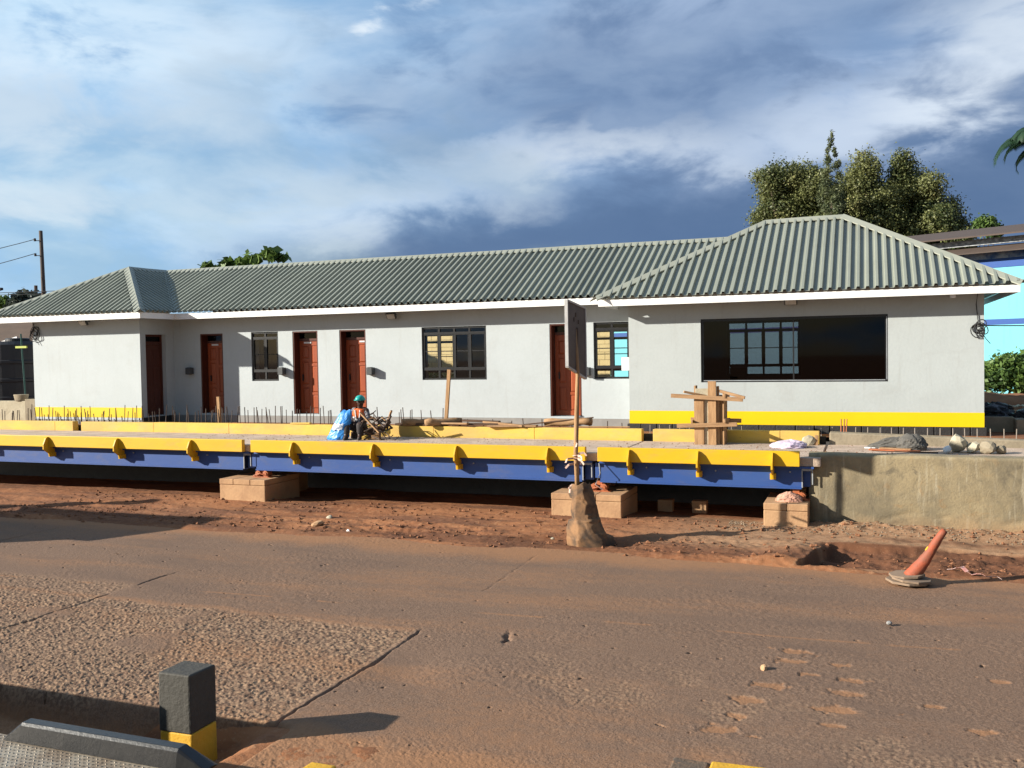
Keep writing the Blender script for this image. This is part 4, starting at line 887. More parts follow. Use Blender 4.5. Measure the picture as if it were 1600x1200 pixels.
for s_ in (-1, 1):
    b = MB(); e_ = Vector(pp(.065+s_*.033, -.118, .925)[:3]); b.obox(e_, (.014, 0, 0), (0, .006, 0), (0, 0, .006)); b.build('eye', EYE, bo)
    b = MB(); e_ = Vector(pp(.06+s_*.098, -.03, .90)[:3]); b.obox(e_, (.010, 0, 0), (0, .022, 0), (0, 0, .033)); b.build('ear', SK, bo, bevel=.008)
b = MB(); b.obox(pp(.065, -.117, .846)[:3], (.026, 0, 0), (0, .006, 0), (0, 0, .007)); b.build('mouth', mat('lips', (.08, .03, .025), rough=.5, bump=0), bo)
b = MB(); b.box(PX-.2, PX+.22, PY-.08, PY+.25, PZ, PZ+.17, .008); tag(b.build('seat_block', M_wooddk, None, org=(PX, PY, PZ)), 'low dark block the seated worker sits on', 'block')

def crumple(name, m, cx, cy, z0, levels, seed, label, cat, n=40, amp=.10, smooth=False, group=None, parent=None, lean=(0, 0)):
    """closed crumpled form from rings: levels = (height, rx, ry); ridged noise makes the folds"""
    H = levels[-1][0]; nl = 22; L = np.array(levels); hs = np.linspace(0, H, nl); A = np.linspace(0, 2*PI, n, endpoint=False)
    T, Hh = np.meshgrid(A, hs); u = Hh/max(H, .2)*2.2
    rid = np.abs(fbm(np.cos(T)*1.9+9+u*.7, np.sin(T)*1.9+u*1.6+seed, seed*3+1, 3, .55)); fine_ = fbm(np.cos(T)*4+20+u, np.sin(T)*4+u*3+seed, seed*3+7, 2)
    f = 1+amp*(1.0-3.4*rid)+amp*.7*fine_
    rx = np.interp(Hh, L[:, 0], L[:, 1]); ry = np.interp(Hh, L[:, 0], L[:, 2])
    X = cx+rx*f*np.cos(T)+lean[0]*Hh; Y = cy+ry*f*np.sin(T)+lean[1]*Hh; Z = z0+Hh*(1+amp*1.2*fbm(np.cos(T)*1.3+4, np.sin(T)*1.3+seed, seed*3+11, 2))
    b = MB(); b.rings([[(X[j, k], Y[j, k], Z[j, k]) for k in range(n)] for j in range(nl)])
    o = b.build(name, m, parent, smooth=smooth, org=None if parent else (cx, cy, z0))
    if not parent: tag(o, label, cat, group)
    return o
bag = thing('tarpaulin_bag', (-11.95, 19.25, ZD), 'bright blue tarpaulin bag with a white print in front of the worker', 'bag')
crumple('bag_body', M_tarp, -11.92, 19.35, ZD, [(0, .26, .14), (.05, .28, .15), (.35, .22, .12), (.66, .16, .05), (.70, .13, .02)], 5, None, None, n=36, amp=.09, parent=bag, lean=(.36, 0))
b = MB()
for i in range(7):
    for j in range(5): pass
def bagpt(a, h):  # front surface of the bag
    L = np.array([(0, .24, .13), (.08, .27, .15), (.35, .23, .12), (.62, .17, .05)]); rx = np.interp(h, L[:, 0], L[:, 1]); ry = np.interp(h, L[:, 0], L[:, 2])
    return (-11.92+.36*h+rx*math.cos(a)*1.03, 19.35+ry*math.sin(a)*1.09-.012, ZD+h)
nu, nv = 8, 5; vs = [bagpt(-PI*.74+PI*.40*i/nu, .24+.15*j/nv+.02*math.sin(i*1.9)*(j in (0, nv))) for j in range(nv+1) for i in range(nu+1)]
b.add(vs, [(j*(nu+1)+i, j*(nu+1)+i+1, (j+1)*(nu+1)+i+1, (j+1)*(nu+1)+i) for j in range(nv) for i in range(nu)]); b.build('print_panel', mat('white_print', (.66, .70, .74), (.10, .14, .22), rough=.5, scale=9, amt=1., stretch=(1, 1, 2.2)), bag)
heap = thing('scrap_heap', (-11.02, 19.6, ZD), 'tangled heap of dark sticks and wire beside the seated worker', 'scrap heap')
random.seed(22)
for i in range(34):
    a = Vector((-11.02+random.uniform(-.36, .40), 19.55+random.uniform(-.25, .25), ZD+random.uniform(.0, .55))); d = Vector((random.uniform(-.35, .42), random.uniform(-.2, .2), random.uniform(-.25, .3)))
    p0, p1 = a-d*.8, a+d*.8; p0.z = max(p0.z, ZD+.015); p1.z = max(p1.z, ZD+.015)
    b = MB()
    if i % 3: b.bar(p0, p1, random.uniform(.025, .06), .03); b.build('stick', (M_wooddk, M_rebar, M_wood)[i % 5 % 3], heap)
    else: b.tube([p0, (p0+p1)/2+Vector((0, 0, .12)), p1, p1+Vector((.05, .1, .08))], .012, 5); b.build('wire', M_rebar, heap)
for i in range(5):
    b = MB(); x, y, zz = -11.2+.13*i, 19.5+.05*(i % 2), ZD+(.06, .2, .1, .28, .16)[i]; b.obox((x, y, zz), (.09, .02, .02), (-.01, .07, .02), (0, -.01, .05)); b.build('offcut', (M_ykerb, M_wooddk, M_wood, M_wooddk, M_ykerb)[i], heap, bevel=.006)

# ------------------------------------------------------------------ timber column formwork on the deck
fw = thing('timber_formwork', (-3.11, 19.95, ZD), 'upright timber formwork box of rough planks standing on the deck', 'formwork')
fx0, fx1, fy = -3.42, -2.80, 19.86
def pk(x0, x1, y0, y1, z0, z1, m=M_wood): q = MB(); q.box(x0, x1, y0, y1, z0, z1, .006); return q.build('plank', m, fw, bevel=.004)
pk(-3.42, -3.22, fy-.07, fy-.03, ZD, ZD+1.0); pk(-3.13, -2.955, fy-.085, fy-.035, ZD, ZD+1.345); pk(-3.43, -3.40, fy-.02, fy+.22, ZD, ZD+1.25); pk(-3.40, -3.13, fy-.03, fy-.005, ZD, ZD+1.19, M_stone)
pk(-2.955, -2.90, fy-.03, fy+.02, ZD, ZD+1.24, M_wood); pk(-2.90, -2.85, fy+.02, fy+.06, ZD, ZD+1.05); pk(-2.83, -2.80, fy-.02, fy+.25, ZD, ZD+1.10); pk(-2.82, -2.79, fy+.26, fy+.36, ZD, ZD+1.0); pk(-3.40, -2.83, fy+.34, fy+.37, ZD, ZD+1.02, M_wooddk)
for a, c, wd, th in (((-3.90, fy-.13, 2.345), (-2.40, fy-.11, 2.26), .05, .085), ((-3.62, fy-.17, 2.43), (-3.2, fy-.02, 2.335), .09, .05), ((-2.90, fy-.02, 2.44), (-2.36, fy-.12, 2.30), .05, .06), ((-3.78, fy-.12, 1.70), (-2.52, fy-.14, 1.745), .05, .085),
                     ((-3.58, fy+.40, 1.80), (-2.5, fy+.41, 1.78), .04, .09), ((-2.77, fy-.2, 1.82), (-2.76, fy+.45, 1.80), .04, .08), ((-2.77, fy-.16, 2.34), (-2.76, fy+.40, 2.33), .04, .08), ((-3.46, fy-.15, 1.79), (-3.47, fy+.45, 1.78), .04, .07)):
    q = MB(); q.bar(a, c, wd, th); q.build('clamp_board', M_woodh, fw, bevel=.004)

# ------------------------------------------------------------------ litter on the deck and ramp
def blob(name, m, c, r, seed, label, cat, group=None, sub=2, amp=.35):
    import bmesh
    bm = bmesh.new(); bmesh.ops.create_icosphere(bm, subdivisions=sub, radius=1); rnd = random.Random(seed)
    pl = [(Vector((rnd.gauss(0, 1), rnd.gauss(0, 1), rnd.gauss(0, 1))).normalized(), rnd.uniform(.55, .9)) for _ in range(9)]
    for v in bm.verts:
        n = v.co.normalized(); k = 1.
        for d, h in pl:
            dt = n.dot(d)
            if dt*k > h: k = h/dt
        v.co = n*k*(1+rnd.uniform(-.04, .04)*amp*2); v.co.x *= r[0]; v.co.y *= r[1]; v.co.z *= r[2]
    me = bpy.data.meshes.new(name); bm.to_mesh(me); bm.free(); me.materials.append(m)
    o = bpy.data.objects.new(name, me); C.objects.link(o); o.location = c; o.rotation_euler = (rnd.uniform(-.3, .3), rnd.uniform(-.3, .3), rnd.uniform(0, 6)); ORG[o] = Vector(c)
    return tag(o, label, cat, group)
crumple('plastic_bag', M_pink, -1.46, 19.6, ZD, [(0, .33, .30), (.05, .34, .30), (.12, .22, .2), (.155, .03, .03)], 8, 'crumpled pale pink plastic bag lying on the deck near the ramp', 'bag', amp=.16, n=30)
crumple('cement_sack', M_cem, .82, 19.55, ZD, [(0, .26, .22), (.10, .28, .24), (.24, .20, .18), (.31, .10, .08)], 9, 'dark grey bulging sack, right of the slumped one on the ramp', 'sack', amp=.10)
crumple('cement_sack', M_cem, .42, 19.75, ZD, [(0, .40, .22), (.08, .36, .22), (.20, .20, .12), (.24, .05, .04)], 11, 'dark grey slumped empty sack lying flat on the ramp', 'sack', amp=.16, lean=(.6, 0))
for i, (a, c, wd, m, lb) in enumerate((((.05, 19.25, ZD+.03), (.95, 19.1, ZD+.02), .18, M_orange, 'reddish tile strip lying before the grey sacks'), ((.25, 19.35, ZD+.05), (.8, 19.2, ZD+.045), .16, M_woodh, 'pale thin board lying before the grey sacks'), ((.5, 19.1, ZD+.015), (1.25, 19.0, ZD+.012), .05, M_wooddk, 'thin dark stick lying on the ramp before the sacks'), ((.0, 19.75, ZD+.015), (.35, 19.6, ZD+.02), .2, M_white, 'pale scrap sheet left of the grey sacks'))):
    q = MB(); q.bar(a, c, wd, .02); tag(q.build('scrap_strip', m, None, org=a), lb, 'scrap')
for i, (x, y, rx, rz, m, lb) in enumerate(((1.62, 19.25, .20, .23, M_stone, 'tallest pale broken concrete lump on the ramp'), (1.42, 19.05, .11, .09, M_white, 'small whitish lump left of the tall concrete lump'), (1.86, 19.2, .17, .13, M_stone, 'pale lump right beside the tall concrete lump'), (2.10, 19.1, .20, .14, M_conc, 'brownish rounded lump, rightmost but one on the ramp'), (2.34, 19.15, .14, .10, M_conc, 'small brownish lump, rightmost on the ramp'))):
    blob('rubble_stone', m, (x, y, ZD+rz*.75), (rx, rx*.8, rz), 40+i, lb, 'stone', 'rubble on the ramp')
blob('rubble_stone', M_stone, (-1.12, 20.12, ZD+.09), (.17, .12, .13), 52, 'grey stone tucked against the end of the yellow kerb', 'stone')
b = MB(); b.box(-1.0, -.93, 20.1, 20.2, ZD, ZD+.2); tag(b.build('brick', M_wood, None, org=(-.97, 20.15, ZD), bevel=.006), 'small upright tan brick at the end of the yellow kerb', 'brick')
crumple('rag', mat('salmon_cloth', (.50, .28, .20), (.36, .17, .12), rough=.9, scale=7), -1.33, 17.66, .50, [(0, .22, .10), (.07, .20, .10), (.13, .15, .08), (.17, .05, .04)], 14, 'salmon crumpled rag on the small pier by the ramp', 'rag', amp=.18)

# ------------------------------------------------------------------ sign on a stick in a sand sack
n_before = set(C.objects)
sk = thing('sand_sack', (-4.42, 15.05, 0), 'brown woven sack of sand holding up the signpost at the roadside', 'sack')
def sack_mesh():
    n, nl = 110, 80; th = np.linspace(0, 2*PI, n, endpoint=False); L = np.array([(0, .36, .33), (.06, .375, .34), (.30, .355, .32), (.55, .30, .27), (.85, .245, .22), (1.0, .215, .19), (1.07, .20, .18)])
    hs = np.linspace(0, 1.07, nl); T, Hh = np.meshgrid(th, hs)
    rx = np.interp(Hh, L[:, 0], L[:, 1]); ry = np.interp(Hh, L[:, 0], L[:, 2])
    cx = -4.40-.13*Hh; cy = 15.06+0*Hh; u = T*4; cs, sn = np.cos(T), np.sin(T)
    f = 1.04+.05*fbm(cs*2.2+9, sn*2.2+Hh*2.4, 301, 3)-.22*np.abs(fbm(cs*1.7+Hh*1.8+5, sn*1.7+Hh*3.4, 305, 3, .45))*(.35+.65*ss(Hh, .3, .75))-.10*np.abs(fbm(cs*4+Hh*3, sn*4+Hh*7, 309, 2))
    f = f-.10*np.exp(-((Hh-.50-.05*np.sin(T*2))/.035)**2)+.06*np.exp(-((Hh-.57-.05*np.sin(T*2))/.04)**2)-.10*np.exp(-((Hh-.80+.06*np.sin(T+1))/.04)**2)+.025*np.sin(T*7+Hh*6)*ss(Hh, .55, 1.0)
    rp_ = np.random.RandomState(12)
    for _ in range(26):                                            # flat facets between the creases of the stiff cloth
        ph_, h0, ps, of = rp_.rand()*6.28, rp_.uniform(.05, 1.0), rp_.uniform(-.5, .5), rp_.uniform(.80, .97)
        dt = np.cos(T-ph_)*math.cos(ps)+(Hh-h0)/.42*math.sin(ps); near_ = np.abs(Hh-h0) < .34
        f = np.where(near_ & (dt > .05), np.minimum(f, np.maximum(of/np.maximum(dt, .05), .72*f)), f)
    Z = Hh+.045*np.sin(T+2.3)*ss(Hh, .8, 1.07)+.02*np.sin(T*5)*ss(Hh, .9, 1.07); Xx = cx+rx*f*cs+.10*np.maximum(cs, 0)*ss(.45-Hh, 0, .4); Yy = cy+ry*f*sn
    V = np.stack([Xx, Yy, Z-.01], -1).reshape(-1, 3); Fc = []
    for j in range(nl-1):
        for k in range(n): Fc.append((j*n+k, j*n+(k+1) % n, (j+1)*n+(k+1) % n, (j+1)*n+k))
    # sand surface inside, a little below the rim
    inner = np.stack([cx[-1]+(Xx[-1]-cx[-1])*.94, Yy[-1]*.94+cy[-1]*.06, Z[-1]-.10], -1); o0 = len(V); V = np.vstack([V, inner, [[cx[-1, 0], cy[-1, 0], .93]]])
    for k in range(n): Fc.append(((nl-1)*n+k, (nl-1)*n+(k+1) % n, o0+(k+1) % n, o0+k)); Fc.append((o0+k, o0+(k+1) % n, o0+n, o0+n))
    return V, Fc
V, Fc = sack_mesh(); b = MB(); b.v = [tuple(p) for p in V]; b.f = [f[:3] if f[2] == f[3] else f for f in Fc]; b.build('sack_body', M_sack, sk, smooth=True)
sg = thing('road_sign', (-4.60, 15.06, .6), 'grey-brown square sign board seen almost edge-on atop a crooked wooden stick', 'sign')
b = MB(); b.tube([(-4.585, 15.06, .80), (-4.61, 15.05, 1.6), (-4.585, 15.05, 2.2), (-4.56, 15.06, 2.9), (-4.60, 15.08, 3.7)], [.044, .040, .042, .036, .034], 8); b.build('post', M_wood, sg, smooth=True)
ny, fy_ = 14.70, 15.45; nz0, nz1, fz0, fz1 = 3.07, 4.17, 2.845, 4.06; xs_, xf_ = -4.63, -4.54
def board(dx0, dx1, e0, name, m):
    b = MB(); vs = []
    for dx in (dx0, dx1):
        vs += [(xs_+dx, ny+e0, nz0+e0), (xf_+dx, fy_-e0, fz0+e0), (xf_+dx, fy_-e0, fz1-e0), (xs_+dx, ny+e0, nz1-e0)]
    b.add(vs, [(0, 1, 2, 3), (7, 6, 5, 4), (0, 4, 5, 1), (1, 5, 6, 2), (2, 6, 7, 3), (3, 7, 4, 0)]); return b.build(name, m, sg)
board(-.02, .012, 0, 'board', M_sign)
b = MB()
Pn = lambda t, z_, dx: (xs_+(xf_-xs_)*t+dx, ny+(fy_-ny)*t, z_)
for (t0, za, zb_) in ((0., nz0, nz1), (1., fz0, fz1)): b.bar(Pn(t0, za, .0), Pn(t0, zb_, .0), .055, .03, (0, 1, 0))
b.bar(Pn(0, nz1, 0), Pn(1, fz1, 0), .055, .03); b.bar(Pn(0, nz0, 0), Pn(1, fz0, 0), .055, .03); b.build('rim', mat('sign_rim', (.42, .41, .40), (.3, .29, .28), rough=.5, scale=8), sg)
b = MB(); b.bar(Pn(.55, 3.2, .02), Pn(.55, 3.72, .02), .02, .09, (0, 1, 0)); b.build('back_brace', M_rebar, sg)
for za, t in ((3.9, .48), (3.78, .62), (3.82, .38)):
    b = MB(); b.bar(Pn(t, za, .014), Pn(t, za+.07, .014), .012, .05, (0, 1, 0)); b.build('fixing_plate', M_rebar, sg)
M_rag = mat('pale_rag', (.58, .40, .32), (.46, .28, .22), rough=.9, scale=9)
tp = thing('warning_tape_scrap', (-4.6, 15.03, 1.6), 'torn pale tape knotted round the wooden sign stick', 'tape')
rt_ = random.Random(4)
for i in range(11):
    zz = 1.50+rt_.uniform(-.12, .30) if i < 8 else 1.05+rt_.uniform(-.1, .1); a = rt_.uniform(0, 6.28); p0 = Vector((-4.60, 15.04, zz)); d = Vector((math.cos(a), math.sin(a)-.4, rt_.uniform(-.5, .2)))*rt_.uniform(.07, .17)
    b = MB(); b.bar(p0+d*.3, p0+d, .04, .006, (.3, 1, .2)); b.bar(p0+d, p0+d*1.3+Vector((rt_.uniform(-.03, .03), 0, -.06)), .035, .006, (.3, 1, .2)); b.build('tape_strip', M_rag, tp)
b = MB(); b.tube([(-4.655+.055*math.cos(a)+.055, 15.045+.055*math.sin(a), 1.47+a*.008) for a in np.linspace(0, 14, 40)], .009, 5); b.build('knot', M_rag, tp)
for o in set(C.objects)-n_before:                            # they stand 2.3% farther off than first laid out
    if o.parent is None: o.location = Vector((0, 0, 3.3))+(Vector(o.location)-Vector((0, 0, 3.3)))*1.023; o.scale = (1.023,)*3
# cable hanging from the girder beside the sack, down to the load cell
b = MB(); b.tube([(-4.95, 17.72, 1.1), (-4.9, 17.6, .92), (-4.98, 17.55, .70), (-4.85, 17.6, .60)], .010, 5); tag(b.build('cable', M_steel, None, org=(-4.95, 17.7, 1)), 'loose pale cable hanging at the girder joint behind the sack', 'cable')

# ------------------------------------------------------------------ leaning traffic cone, tape, stones
cn = thing('traffic_cone', (.55, 13.98, 0), 'battered faded orange traffic cone leaning right on stacked foot discs', 'traffic cone')
ax = Vector((.55, .02, .80)).normalized(); sd1 = ax.cross(Vector((0, 1, 0))).normalized(); sd2 = ax.cross(sd1)
c0 = Vector((.56, 13.98, .09)); b = MB(); rr = []
for i, t in enumerate(np.linspace(0, 1, 17)):
    r = .100*(1-t)+.043*t; r *= 1+.03*math.sin(i*2.3)
    flat = 1-.18*math.exp(-((t-.35)/.2)**2)
    rr.append([c0+ax*(t*.82)+(sd1*math.cos(a)*r*(1+.05*math.sin(2*a+i*.6))+sd2*math.sin(a)*r*flat)+Vector((.02*math.sin(t*5), 0, 0)) for a in [2*PI*k/20 for k in range(20)]])
b.rings(rr); cone_b = b.build('cone_body', M_cone, cn, smooth=True)
b = MB(); rr = []
for t in (.52, .60): rr.append([c0+ax*(t*.82)+(sd1*math.cos(a)+sd2*math.sin(a))*((.100*(1-t)+.043*t)*1.03)+Vector((.02*math.sin(t*5), 0, 0)) for a in np.linspace(-.3, .55, 9)])
n_ = 9; b.add(rr[0]+rr[1], [(k, k+1, k+1+n_, k+n_) for k in range(n_-1)]); b.build('yellow_patch', M_bolly, cn)
for i, (zz, r, tl, off) in enumerate(((.02, .30, .02, (.02, 0)), (.055, .27, .10, (.06, -.03)), (.095, .24, -.12, (.00, .03)))):
    b = MB(); ring = []
    for dz in (-.016, .016): ring.append([(.52+off[0]+r*math.cos(a), 13.98+off[1]+r*math.sin(a), zz+dz+r*math.cos(a)*tl*-.5+.02) for a in [2*PI*k/8+i*.3 for k in range(8)]])
    b.rings(ring); b.build('foot_disc', M_conedk, cn, bevel=.006)
b = MB(); rtp = random.Random(9); pts = []
for i in range(12): pts.append(Vector((1.1+.06*i, 14.78-.03*i+.02*rtp.uniform(-1, 1), .05+.02*math.sin(i*2.1)+(.07 if i in (2, 3) else 0))))
for i in range(11): b.bar(pts[i], pts[i+1], .06 if i < 6 else .03, .004, (rtp.uniform(-.6, .6), .2, 1))
tag(b.build('barrier_tape', mat('pink_white_tape', (.66, .50, .46), (.52, .22, .18), rough=.5, scale=7, amt=1.), None, org=(1.1, 14.8, 0)), 'strip of torn pinkish tape on the dirt right of the cone', 'tape')
STN = [(-10.17, 16.13, .075, M_stone, 'whitish stone on the dirt, farthest back of the pale ones'), (-9.92, 15.28, .12, M_pier, 'flat brown clod beside the pale stones'), (-9.05, 15.0, .06, M_white, 'small pale pebble nearest the road edge, left of the sack'), (-5.2, 15.5, .035, M_stone, 'tiny pale scrap on the dirt just left of the sack'),
       (-.99, 9.72, .045, M_pier, 'lone pale stone lying on the asphalt among the dust prints'), (.25, 11.81, .035, M_plinth, 'small dark chip lying alone on the asphalt')]
for i, (x, y, r, m, lb) in enumerate(STN): blob('stone', m, (x, y, r*.55), (r*1.3, r, r*.75), 60+i, lb, 'stone', 'stones on the ground')
# uncounted clods and gravel along the verge: one object
def scatter(n, fn, sizes, seed, name, m, zf):
    rnd = np.random.RandomState(seed); Vv = []; Ff = []
    oc = np.array([(1, 0, 0), (0, 1, 0), (-1, 0, 0), (0, -1, 0), (0, 0, .8), (0, 0, -.8)]); of = [(0, 1, 4), (1, 2, 4), (2, 3, 4), (3, 0, 4), (1, 0, 5), (2, 1, 5), (3, 2, 5), (0, 3, 5)]
    XY = np.array([fn(rnd) for _ in range(n)]); ZZ = zf(XY[:, :1], XY[:, 1:])[:, 0]
    for i in range(n):
        x, y = XY[i]; s = sizes[0]+(sizes[1]-sizes[0])*rnd.rand()**3; zz = float(ZZ[i])
        a = rnd.rand()*6.28; R = np.array([[math.cos(a), -math.sin(a), 0], [math.sin(a), math.cos(a), 0], [0, 0, 1]])
        p = (oc*(.6+.8*rnd.rand(6, 1))*np.array([1, .8, .7])*s)@R.T+np.array([x, y, zz+s*.25]); k = len(Vv)*6; Vv.append(p); Ff += [(f[0]+k, f[1]+k, f[2]+k) for f in of]
    o = np_mesh(name, np.vstack(Vv), np.array(Ff), m, smooth=False); o['kind'] = 'stuff'; return o
def verge_pt(rnd):
    while True:
        y = 14.5+rnd.rand()*3.2; x = -18+rnd.rand()*21
        if rnd.rand() < (1 if abs(y-15.3) < .6 or y > 17 else .4): return x, y
scatter(2600, verge_pt, (.008, .055), 5, 'dirt_clods', M_soil, verge_z)
scatter(1500, lambda r: (-2.4+r.rand()**1.3*5, 17.0+r.rand()*.85), (.005, .030), 6, 'gravel', mat('grey_gravel', (.25, .19, .13), (.17, .12, .08), rough=1, scale=5), verge_z)
scatter(900, lambda r: (-16+r.rand()*18, 18.6+r.rand()*1.7), (.006, .022), 7, 'deck_grit', M_soil, lambda a, b_: np.full_like(a, ZD))

# ------------------------------------------------------------------ foreground: bollard, wheel stop, platform
bl = thing('bollard', (-5.55, 6.45, -.2), 'square concrete bollard painted black above yellow in the foreground', 'bollard')
BX, BY, BWd = -5.72, 6.30, .335
b = MB(); b.box(BX, BX+BWd, BY, BY+BWd, -.25, .095, .004); b.build('yellow_base', M_bolly, bl, bevel=.012)
b = MB(); b.box(BX-.002, BX+BWd+.002, BY-.002, BY+BWd+.002, .097, .605, .005); b.build('black_top', M_bollbk, bl, bevel=.015)
M_check = mat('checker_plate', (.22, .165, .115), (.36, .31, .24), rough=.55, scale=5, amt=.9, metallic=.2, bump=.3)
pf = thing('steel_platform', (-8, 4.6, .1), 'low steel platform of checker plate at bottom left', 'platform')
b = MB(); b.box(-14, -4.75, 3.0, 5.60, .02, .20); b.build('frame', M_conc, pf)
b = MB(); b.box(-14, -4.76, 3.0, 5.595, .203, .208); plate = b.build('checker_plate', M_check, pf)
b = MB()
for i in range(80):
    for j in range(20):
        x, y = -7.3+i*.045, 5.56-j*.045; a = PI/4*(1 if (i+j) % 2 else -1); c_, s_ = math.cos(a)*.021, math.sin(a)*.021; n0_, m0_ = -math.sin(a)*.007, math.cos(a)*.007
        b.add([(x-c_, y-s_, .2075), (x+n0_, y+m0_, .2075), (x+c_, y+s_, .2075), (x-n0_, y-m0_, .2075), (x, y, .2150)], [(0, 1, 4), (1, 2, 4), (2, 3, 4), (3, 0, 4)])
tr = b.build('tread_lugs', M_check, pf); tr['kind'] = 'stuff'
b = MB(); b.box(-14, -7.3, 5.30, 5.55, .21, 1.0); b.build('shadow_panel', M_rubber, pf)  # unseen raised panel added to shade the ditch behind the wheel stop
ws = thing('wheel_stop', (-5.6, 5.65, .21), 'black rubber wheel stop with sloping ends on the platform edge', 'wheel stop')
def wstop():
    b = MB(); pr = []
    for x, s in ((-6.62, .12), (-6.44, 1.), (-4.86, 1.), (-4.62, .12)):
        h = .155*s; pr.append([(x, 5.50, .21), (x, 5.525+.02*(1-s), .21+h*.85), (x, 5.545, .21+h), (x, 5.63, .21+h), (x, 5.655, .21+h*.85), (x, 5.70, .21)])
    b.rings(pr); return b
wstop().build('body', M_rubber, ws, bevel=.012)
pk_ = thing('painted_kerb', (-1.2, 7.0, 0), 'low black and yellow painted kerb cut off by the bottom of the picture', 'kerb')
b = MB(); b.box(-1.46, -1.18, 6.75, 7.36, -.2, .014, .012); b.build('black_section', mat('trodden_black_paint', (.075, .060, .048), (.15, .10, .065), rough=.95, scale=5, amt=.9, bump=.6, bscale=30, fine=.4, chips=((.26, .14, .07), .56, (.20, .115, .06))), pk_, bevel=.02)
b = MB(); b.box(-1.165, -.70, 6.70, 7.31, -.2, .055, .010); b.build('yellow_section', M_bolly, pk_, bevel=.02)
b = MB(); b.box(-4.13, -3.90, 5.95, 6.21, -.2, .095, .008)
tag(b.build('painted_stone', M_bolly, None, org=(-3.95, 5.9, -.1), bevel=.02), 'small yellow painted stone just showing at the bottom edge', 'stone')
# unseen hut and post added off frame to cast shadows on the verge
ki = thing('shadow_hut', (-19.5, 11.6, 0), 'unseen gabled hut added left of the frame to cast the wide verge shadow', 'shadow_hut')
b = MB(); b.box(-21.8, -18.1, 10.5, 12.6, -.1, 1.95); b.build('wall', M_brownroof, ki); b = MB(); b.prism([(10.3, 1.95), (12.8, 1.95), (11.9, 2.6)], 0, -22, -17.9); b.build('roof', M_brownroof, ki)
po = MB(); po.box(-21.2, -20.9, 13.45, 13.8, -.1, 2.45); tag(po.build('shadow_post', M_conc, None, org=(-21, 13.6, 0)), 'unseen concrete post added left of the frame to cast the narrow verge shadow', 'post')

# ------------------------------------------------------------------ trees and plants
def leaf_cards(clumps, n, size, seed, flat=.0, elong=1.6):
    """leaf-sized quads spread through clump ellipsoids (cx,cy,cz,rx,ry,rz,weight)"""
    rnd = np.random.RandomState(seed); Cc = np.array([c[:6] for c in clumps]); wt = np.array([c[6] if len(c) > 6 else c[3]*c[4]+c[3]*c[5] for c in clumps]); idx = rnd.choice(len(clumps), n, p=wt/wt.sum())
    d = rnd.randn(n, 3); d /= np.linalg.norm(d, axis=1)[:, None]; r = rnd.rand(n)**.5*(1+.30*np.abs(rnd.randn(n))*(rnd.rand(n) < .55)); P = Cc[idx, :3]+d*r[:, None]*Cc[idx, 3:6]
    nn = d*.6+rnd.randn(n, 3)*.7+np.array([0, 0, .35]); nn /= np.linalg.norm(nn, axis=1)[:, None]
    t = np.cross(nn, rnd.randn(n, 3)); t /= np.linalg.norm(t, axis=1)[:, None]; bb = np.cross(nn, t); s = size*(.6+.8*rnd.rand(n, 1))
    V = np.stack([P-t*s*elong/2, P+bb*s/2, P+t*s*elong/2, P-bb*s/2], 1).reshape(-1, 3); F = np.arange(4*n).reshape(-1, 4)
    ct = rnd.rand(len(clumps)); tone = np.clip(.55*ct[idx]+.45*rnd.rand(n), 0, 1); return V, F, tone
def tree(name, loc, clumps, n, size, seed, m, label, group=None, trunk=.22, limbs=True, elong=1.6, cat='tree'):
    t = thing(name, loc, label, cat, group); V, F, tone = leaf_cards(clumps, n, size, seed, elong=elong)
    o = np_mesh('crown', V-np.array(loc), F, m, {'tone': ('FACE', tone)}, smooth=False); o.parent = t
    b = MB(); top = max(c[2] for c in clumps); x, y, z = loc; rnd = random.Random(seed)
    b.tube([(x, y, z-.2), (x+.1, y, z+(top-z)*.35), (x, y+.1, z+(top-z)*.75)], [trunk, trunk*.75, trunk*.3], 8)
    if limbs:
        for c in clumps[:26]:
            h = z+(c[2]-z)*rnd.uniform(.35, .6); b.tube([(x, y, h), (x+(c[0]-x)*.5, y+(c[1]-y)*.5, h+(c[2]-h)*.6), (c[0], c[1], c[2])], [trunk*.4, trunk*.25, trunk*.08], 5)
    b.build('trunk', M_bark, t, smooth=True); return t
def crown_clumps(cx, cy, z0, pts, ry, seed, r=(.38, .62)):
    """pts: outline columns (x offset, top z). Fill below with clumps"""
    rnd = random.Random(seed); out = []
    for dx, zt in pts:
        zz = zt-.35
        while zz > z0:
            rr = rnd.uniform(*r); out.append((cx+dx+rnd.uniform(-.22, .22), cy+rnd.uniform(-ry, ry), zz, rr, rr, rr*rnd.uniform(.8, 1.1))); zz -= rnd.uniform(.34, .62)
    return out
def tree_far(name, loc, clumps, n, size, seed, m, label, group, trunk, **kw):
    k = 1.30; S3 = lambda p: (p[0]*k, p[1]*k, 3.3+(p[2]-3.3)*k)
    return tree(name, (loc[0]*k, loc[1]*k, 1.4), [(*S3(c[:3]), c[3]*k, c[4]*k, c[5]*k) for c in clumps], n, size*k, seed, m, label, group, trunk*k, **kw)
cl = crown_clumps(-3.0, 40, 6.8, [(-.98, 9.5), (-.85, 10.8), (-.5, 11.1), (-.1, 10.75), (.25, 11.05), (.65, 10.8), (1.0, 10.6), (1.35, 10.5), (1.6, 10.2), (-1.08, 8.5), (.4, 9.3), (-.4, 9.0), (1.2, 9.4)], .8, 11, (.34, .56))
tree_far('broadleaf_tree', (-3.0, 40, 1.4), cl, 85000, .058, 1, M_leaf, 'dense broadleaf tree left of the thin spire, behind the right roof', 'trees behind the right block', .3)
